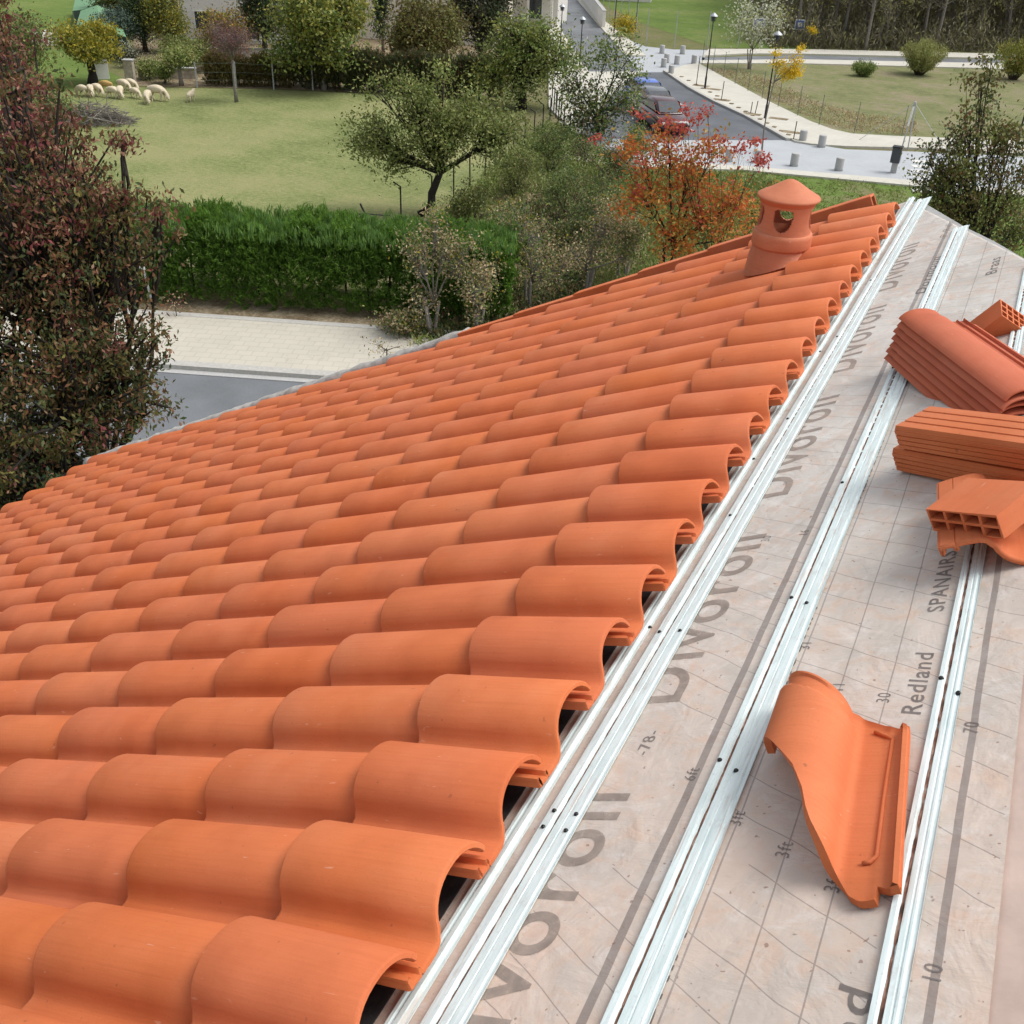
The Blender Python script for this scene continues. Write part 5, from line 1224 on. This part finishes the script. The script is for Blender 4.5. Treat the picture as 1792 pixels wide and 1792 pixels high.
for (x, y, a, ps, s, lab) in SH:
    o = bpy.data.objects.new('sheep', SM[ps]); COL.objects.link(o); b = G(x, y + 1); o.location = tuple(b); o.rotation_euler = (0, 0, R_(a) + .44); o.scale = (s * .88,) * 3
    if 'tan' in lab and 'brown' in lab: me = SM[ps].copy(); me.materials.clear(); me.materials.append(M['wool_tan']); o.data = me
    tag(o, lab, 'sheep', 'sheep grazing at the end of the pasture')
# brush pile
bp = G(165, 214); mb = MB()
for k in range(420):
    a = rng.random() * 6.28; q = math.sqrt(rng.random()); c = np.array([math.cos(a) * 1.7 * q, math.sin(a) * .9 * q, (1 - q * q) * .9 * rng.random() + .03]); d = rng.normal(size=3); d[2] *= .35; d /= np.linalg.norm(d); l = rng.uniform(.4, .95)
    e0, e1 = c - d * l, c + d * l; e0[2] = max(.02, e0[2]); e1[2] = max(.02, e1[2]); mb.tube([e0, c, e1], [.016, .014, .006], 3)
mb.tube([(-1.2, -.9, .5), (0, -1.1, .45), (2.0, -.9, .1)], [.04, .035, .015], 5)
o = mb.build('brush_pile', M['bark_grey']); o.location = tuple(bp); o.rotation_euler = (0, 0, .5); tag(o, 'heap of cut dry branches at the left of the pasture', 'brush pile')
# pale stone heap
bp = G(78, 76); mb = MB()
for k in range(90):
    a = rng.random() * 6.28; q = math.sqrt(rng.random()); mb.box((math.cos(a) * 1.6 * q, math.sin(a) * 1.0 * q, (1 - q) * .6 + .08), rng.uniform(.12, .4, 3), Matrix.Rotation(rng.random(), 4, 'Z'))
o = mb.build('stone_heap', M['white_wall']); o.location = tuple(bp); tag(o, 'heap of pale stones on the slope at the upper left', 'stone heap')
# green net shelters
def shelter(label, quad_px, h0, h1, ridge):
    P = [G(*p) for p in quad_px]; o0 = P[0]; root = empty('net_shelter', o0); tag(root, label, 'shelter')
    q = [p - o0 for p in P]; c = sum(q) / 4
    for k, p in enumerate(q):
        mb = MB(); mb.tube([p, p + np.array([0, 0, h0])], .04, 5); mb.build('post', M['wire'], root)
    m1 = (q[0] + q[1]) / 2 + np.array([0, 0, h1]); m2 = (q[2] + q[3]) / 2 + np.array([0, 0, h1]); t = [p + np.array([0, 0, h0]) for p in q]
    mb = MB(); mb.add([t[0], t[1], t[2], t[3], m1, m2], [(0, 4, 5, 3), (1, 2, 5, 4), (0, 1, 4), (2, 3, 5)]); mb.build('net_roof', M['green_net'], root)
    mb = MB(); g = [p + np.array([0, 0, .02]) for p in q]; mb.add([g[0], g[1], t[1], t[0], g[3], t[3]], [(0, 1, 2, 3), (0, 3, 5, 4)]); mb.build('net_wall', simple('dark_net', (.03, .05, .04), .9, .2), root)
shelter('long green net shelter on the slope, farther one', [(132, 48), (228, 40), (222, 24), (136, 26)], 1.1, 1.25, 1)
shelter('pointed green net shelter above the golden tree, nearer one', [(140, 92), (228, 112), (208, 62), (148, 60)], 1.5, 1.9, 1)
# white gate panel and stone pillar
def box_thing(name, label, cat, bpx, dims, mat, rz=0.44, children=()):
    b = G(*bpx); root = empty(name, b, rz); tag(root, label, cat)
    mb = MB(); mb.box((0, 0, dims[2] / 2), dims); bevel(mb.build('body', mat, root), .02)
    mb = MB(); mb.box((0, 0, dims[2] + .03), (dims[0] + .08, dims[1] + .08, .06)); mb.build('cap', M['concrete'], root); return root
box_thing('white_panel', 'white panel leaning behind the golden tree trunk', 'panel', (181, 139), (.7, .08, .95), M['white_paint'], .9)
box_thing('stone_pillar', 'stone gate pillar at the left end of the garden wall', 'pillar', (230, 146), (.5, .4, 1.2), M['stone_wall'])
def lowwall(name, label, p0, p1, t, h, mat):
    a, b = G(*p0), G(*p1); d = b - a; L = np.linalg.norm(d); root = empty(name, a, math.atan2(d[1], d[0])); tag(root, label, 'wall')
    mb = MB(); mb.box((L / 2, 0, h / 2), (L, t, h)); mb.build('masonry', mat, root); mb = MB(); mb.box((L / 2, 0, h + .03), (L + .04, t + .08, .06)); mb.build('coping', M['concrete'], root)
lowwall('garden_wall', 'low stone garden wall behind the garden trees', (243, 138), (345, 138), .25, .55, M['stone_wall'])
lowwall('garden_wall', 'low pale wall under the white houses, behind the maple', (330, 108), (520, 112), .25, .8, M['white_wall'])
lowwall('white_boundary_wall', 'white boundary wall along the back pavement', (1022, 2), (1056, 50), .25, 1.3, M['white_wall'])
# white houses at the top
def houseb(label, base_px, rz, dims, wallm, roofm, wins, flat=False, balcony=False):
    b = G(*base_px); root = empty('house', b, rz); tag(root, label, 'house'); W_, D, H = dims
    mb = MB(); mb.box((W_ / 2, D / 2, H / 2), (W_, D, H)); mb.build('wall', wallm, root)
    mb = MB()
    if flat: mb.box((W_ / 2, D / 2, H + .12), (W_ + .5, D + .5, .24))
    else: mb.add([(-.4, -.4, H), (W_ + .4, -.4, H), (W_ + .4, D + .4, H), (-.4, D + .4, H), (W_ * .2, D / 2, H + 2), (W_ * .8, D / 2, H + 2)], [(0, 1, 5, 4), (2, 3, 4, 5), (1, 2, 5), (3, 0, 4), (3, 2, 1, 0)])
    mb.build('roof', roofm, root)
    for (x, z, w, h, mat) in wins:
        mb = MB(); t = .07; 
        for bb in (((x, -.03, z + h / 2), (w + t * 2, .08, t)), ((x, -.03, z - h / 2), (w + t * 2, .12, t)), ((x - w / 2, -.03, z), (t, .08, h)), ((x + w / 2, -.03, z), (t, .08, h))): mb.box(*bb)
        wf = mb.build('window', M['white_paint'], root); mb = MB(); mb.box((x, -.006, z), (w, .02, h)); mb.build('pane', mat, wf)
    if balcony:
        mb = MB(); mb.box((W_ / 2, -.7, 2.7), (W_, 1.4, .18)); mb.build('balcony', M['white_wall'], root)
        for x in np.linspace(.3, W_ - .3, 4): mb = MB(); mb.box((x, -1.3, 1.35), (.18, .18, 2.6)); mb.build('column', M['white_wall'], root)
gl = M['glass']; gs = simple('green_shutter', (.16, .30, .22), .6)
houseb('white house with green shuttered windows at the top, behind the conifers', (322, 70), .35, (8, 7, 5.5), M['white_wall'], M['slate'], [(1.2, 3.6, 1.3, 1.2, gs), (3.6, 3.6, 1.3, 1.2, gs), (6.2, 3.6, 1.1, 1.2, gl), (1.5, 1.3, 1.1, 1.2, gl), (5, 1.2, 1, 1.9, gl)])
houseb('cream house with sloping boundary behind the maple and cypress', (560, 62), .28, (13, 8, 6), M['stucco'], M['slate'], [(6.0, 3.9, 1.0, 1.2, gl), (8.4, 3.9, 1.0, 1.2, gl), (11, 3.9, 1, 1.2, gl), (7, 1.4, 1, 1.2, gl), (10, 1.4, 1, 1.2, gl)])
houseb('white house with columns and balcony left of the back street', (842, 40), .25, (6.4, 5, 5.2), M['white_wall'], M['slate'], [(1.2, 1.4, 1.2, 1.7, gl), (4.5, 1.4, 1.2, 1.7, gl), (5.2, 4.0, 1, 1.1, gl), (2.6, 4.0, 1, 1.1, gl)], True, True)
houseb('far white house beside the back street with small windows', (1018, -2), .3, (7, 6, 5), M['white_wall'], M['slate'], [(1.2, 1.4, .9, 1.1, gl), (3.2, 1.4, .9, 1.1, gl), (5.2, 1.4, .9, 1.1, gl), (1.6, 3.8, .9, 1.1, gl), (4.6, 3.8, .9, 1.1, gl)])
# cars
def car(label, bpx, rz, paint, group=None):
    b = G(*bpx); root = empty('parked_car', b, rz); tag(root, label, 'car', group)
    pm = NT('car_paint'); pm.base(paint, .25, 0, .6); pm.b.inputs['Coat Weight'].default_value = .6; pm = pm.m
    def loft(secs, mat, name):
        """secs: x, half width, list z profile"""
        V = []; F = []; n = len(secs[0][1])
        for x, ring_ in secs: V += [(x, y, z) for y, z in ring_]
        for s in range(len(secs) - 1):
            for k in range(n): F.append((s * n + k, s * n + (k + 1) % n, (s + 1) * n + (k + 1) % n, (s + 1) * n + k))
        F.append(tuple(range(n))[::-1]); F.append(tuple((len(secs) - 1) * n + k for k in range(n)))
        o = mobj(name, V, F, mat, root, True); recalc(o); return bevel(o, .02, 1)
    def R8(w, z0, z1, r=.14): return [(-w + r, z0), (w - r, z0), (w, z0 + r), (w, z1 - r), (w - r, z1), (-w + r, z1), (-w, z1 - r), (-w, z0 + r)]
    loft([(-2.05, R8(.70, .38, .72)), (-1.95, R8(.80, .25, .86)), (-1.1, R8(.87, .2, .92)), (.6, R8(.88, .2, .92)), (1.6, R8(.85, .22, .84)), (2.0, R8(.78, .26, .72)), (2.1, R8(.66, .34, .6))], pm, 'body')
    loft([(-1.75, R8(.62, .86, .95, .04)), (-1.25, R8(.66, .88, 1.40)), (-.2, R8(.67, .88, 1.46)), (.4, R8(.66, .88, 1.40)), (1.15, R8(.62, .86, .93, .03))], pm, 'cabin')
    wn = MB()
    for s in (-1, 1): wn.add([(-1.15, s * .70, .98), (-1.1, s * .675, 1.32), (.35, s * .675, 1.34), (.85, s * .69, .98)], [(0, 1, 2, 3)])
    wn.build('side_windows', M['glass'], root)
    mb = MB(); mb.add([(1.12, -.58, .99), (1.12, .58, .99), (.50, .52, 1.385), (.50, -.52, 1.385)], [(0, 1, 2, 3)]); mb.build('windscreen', M['glass'], root)
    mb = MB(); mb.add([(-1.74, -.56, 1.0), (-1.74, .56, 1.0), (-1.34, .52, 1.365), (-1.34, -.52, 1.365)], [(0, 1, 2, 3)]); mb.build('rear_window', M['glass'], root)
    for x in (-1.25, 1.3):
        for s in (-1, 1):
            mb = MB(); mb.lathe([(.0, -.10), (.26, -.10), (.31, -.07), (.31, .07), (.26, .10), (.0, .10)], 20); w = mb.build('wheel', M['black'], root, True); w.rotation_euler = (math.pi / 2, 0, 0); w.location = (x, s * .80, .31)
            mb = MB(); mb.lathe([(.0, -.112), (.18, -.112), (.19, -.10), (.19, .10), (.18, .112), (0, .112)], 16); mb.build('rim', M['galv'], w, True)
    for s in (-1, 1):
        mb = MB(); mb.box((2.02, s * .55, .62), (.08, .28, .13)); mb.build('headlight', M['white_paint'], root); mb = MB(); mb.box((-2.0, s * .62, .70), (.08, .2, .15)); mb.build('tail_light', simple('tail_red', (.35, .02, .02), .3), root)
sd_ = G(1379, 247) - G(1165, 128); sa = math.atan2(sd_[1], sd_[0])
car('blue parked car half hidden by the laurel tree', (1128, 188), sa, (.04, .12, .50)); car('dark red parked car behind the red leaf tips', (1158, 224), sa, (.05, .006, .01))
car('dark grey parked car between the blue and the red one', (1142, 204), sa, (.10, .11, .12))
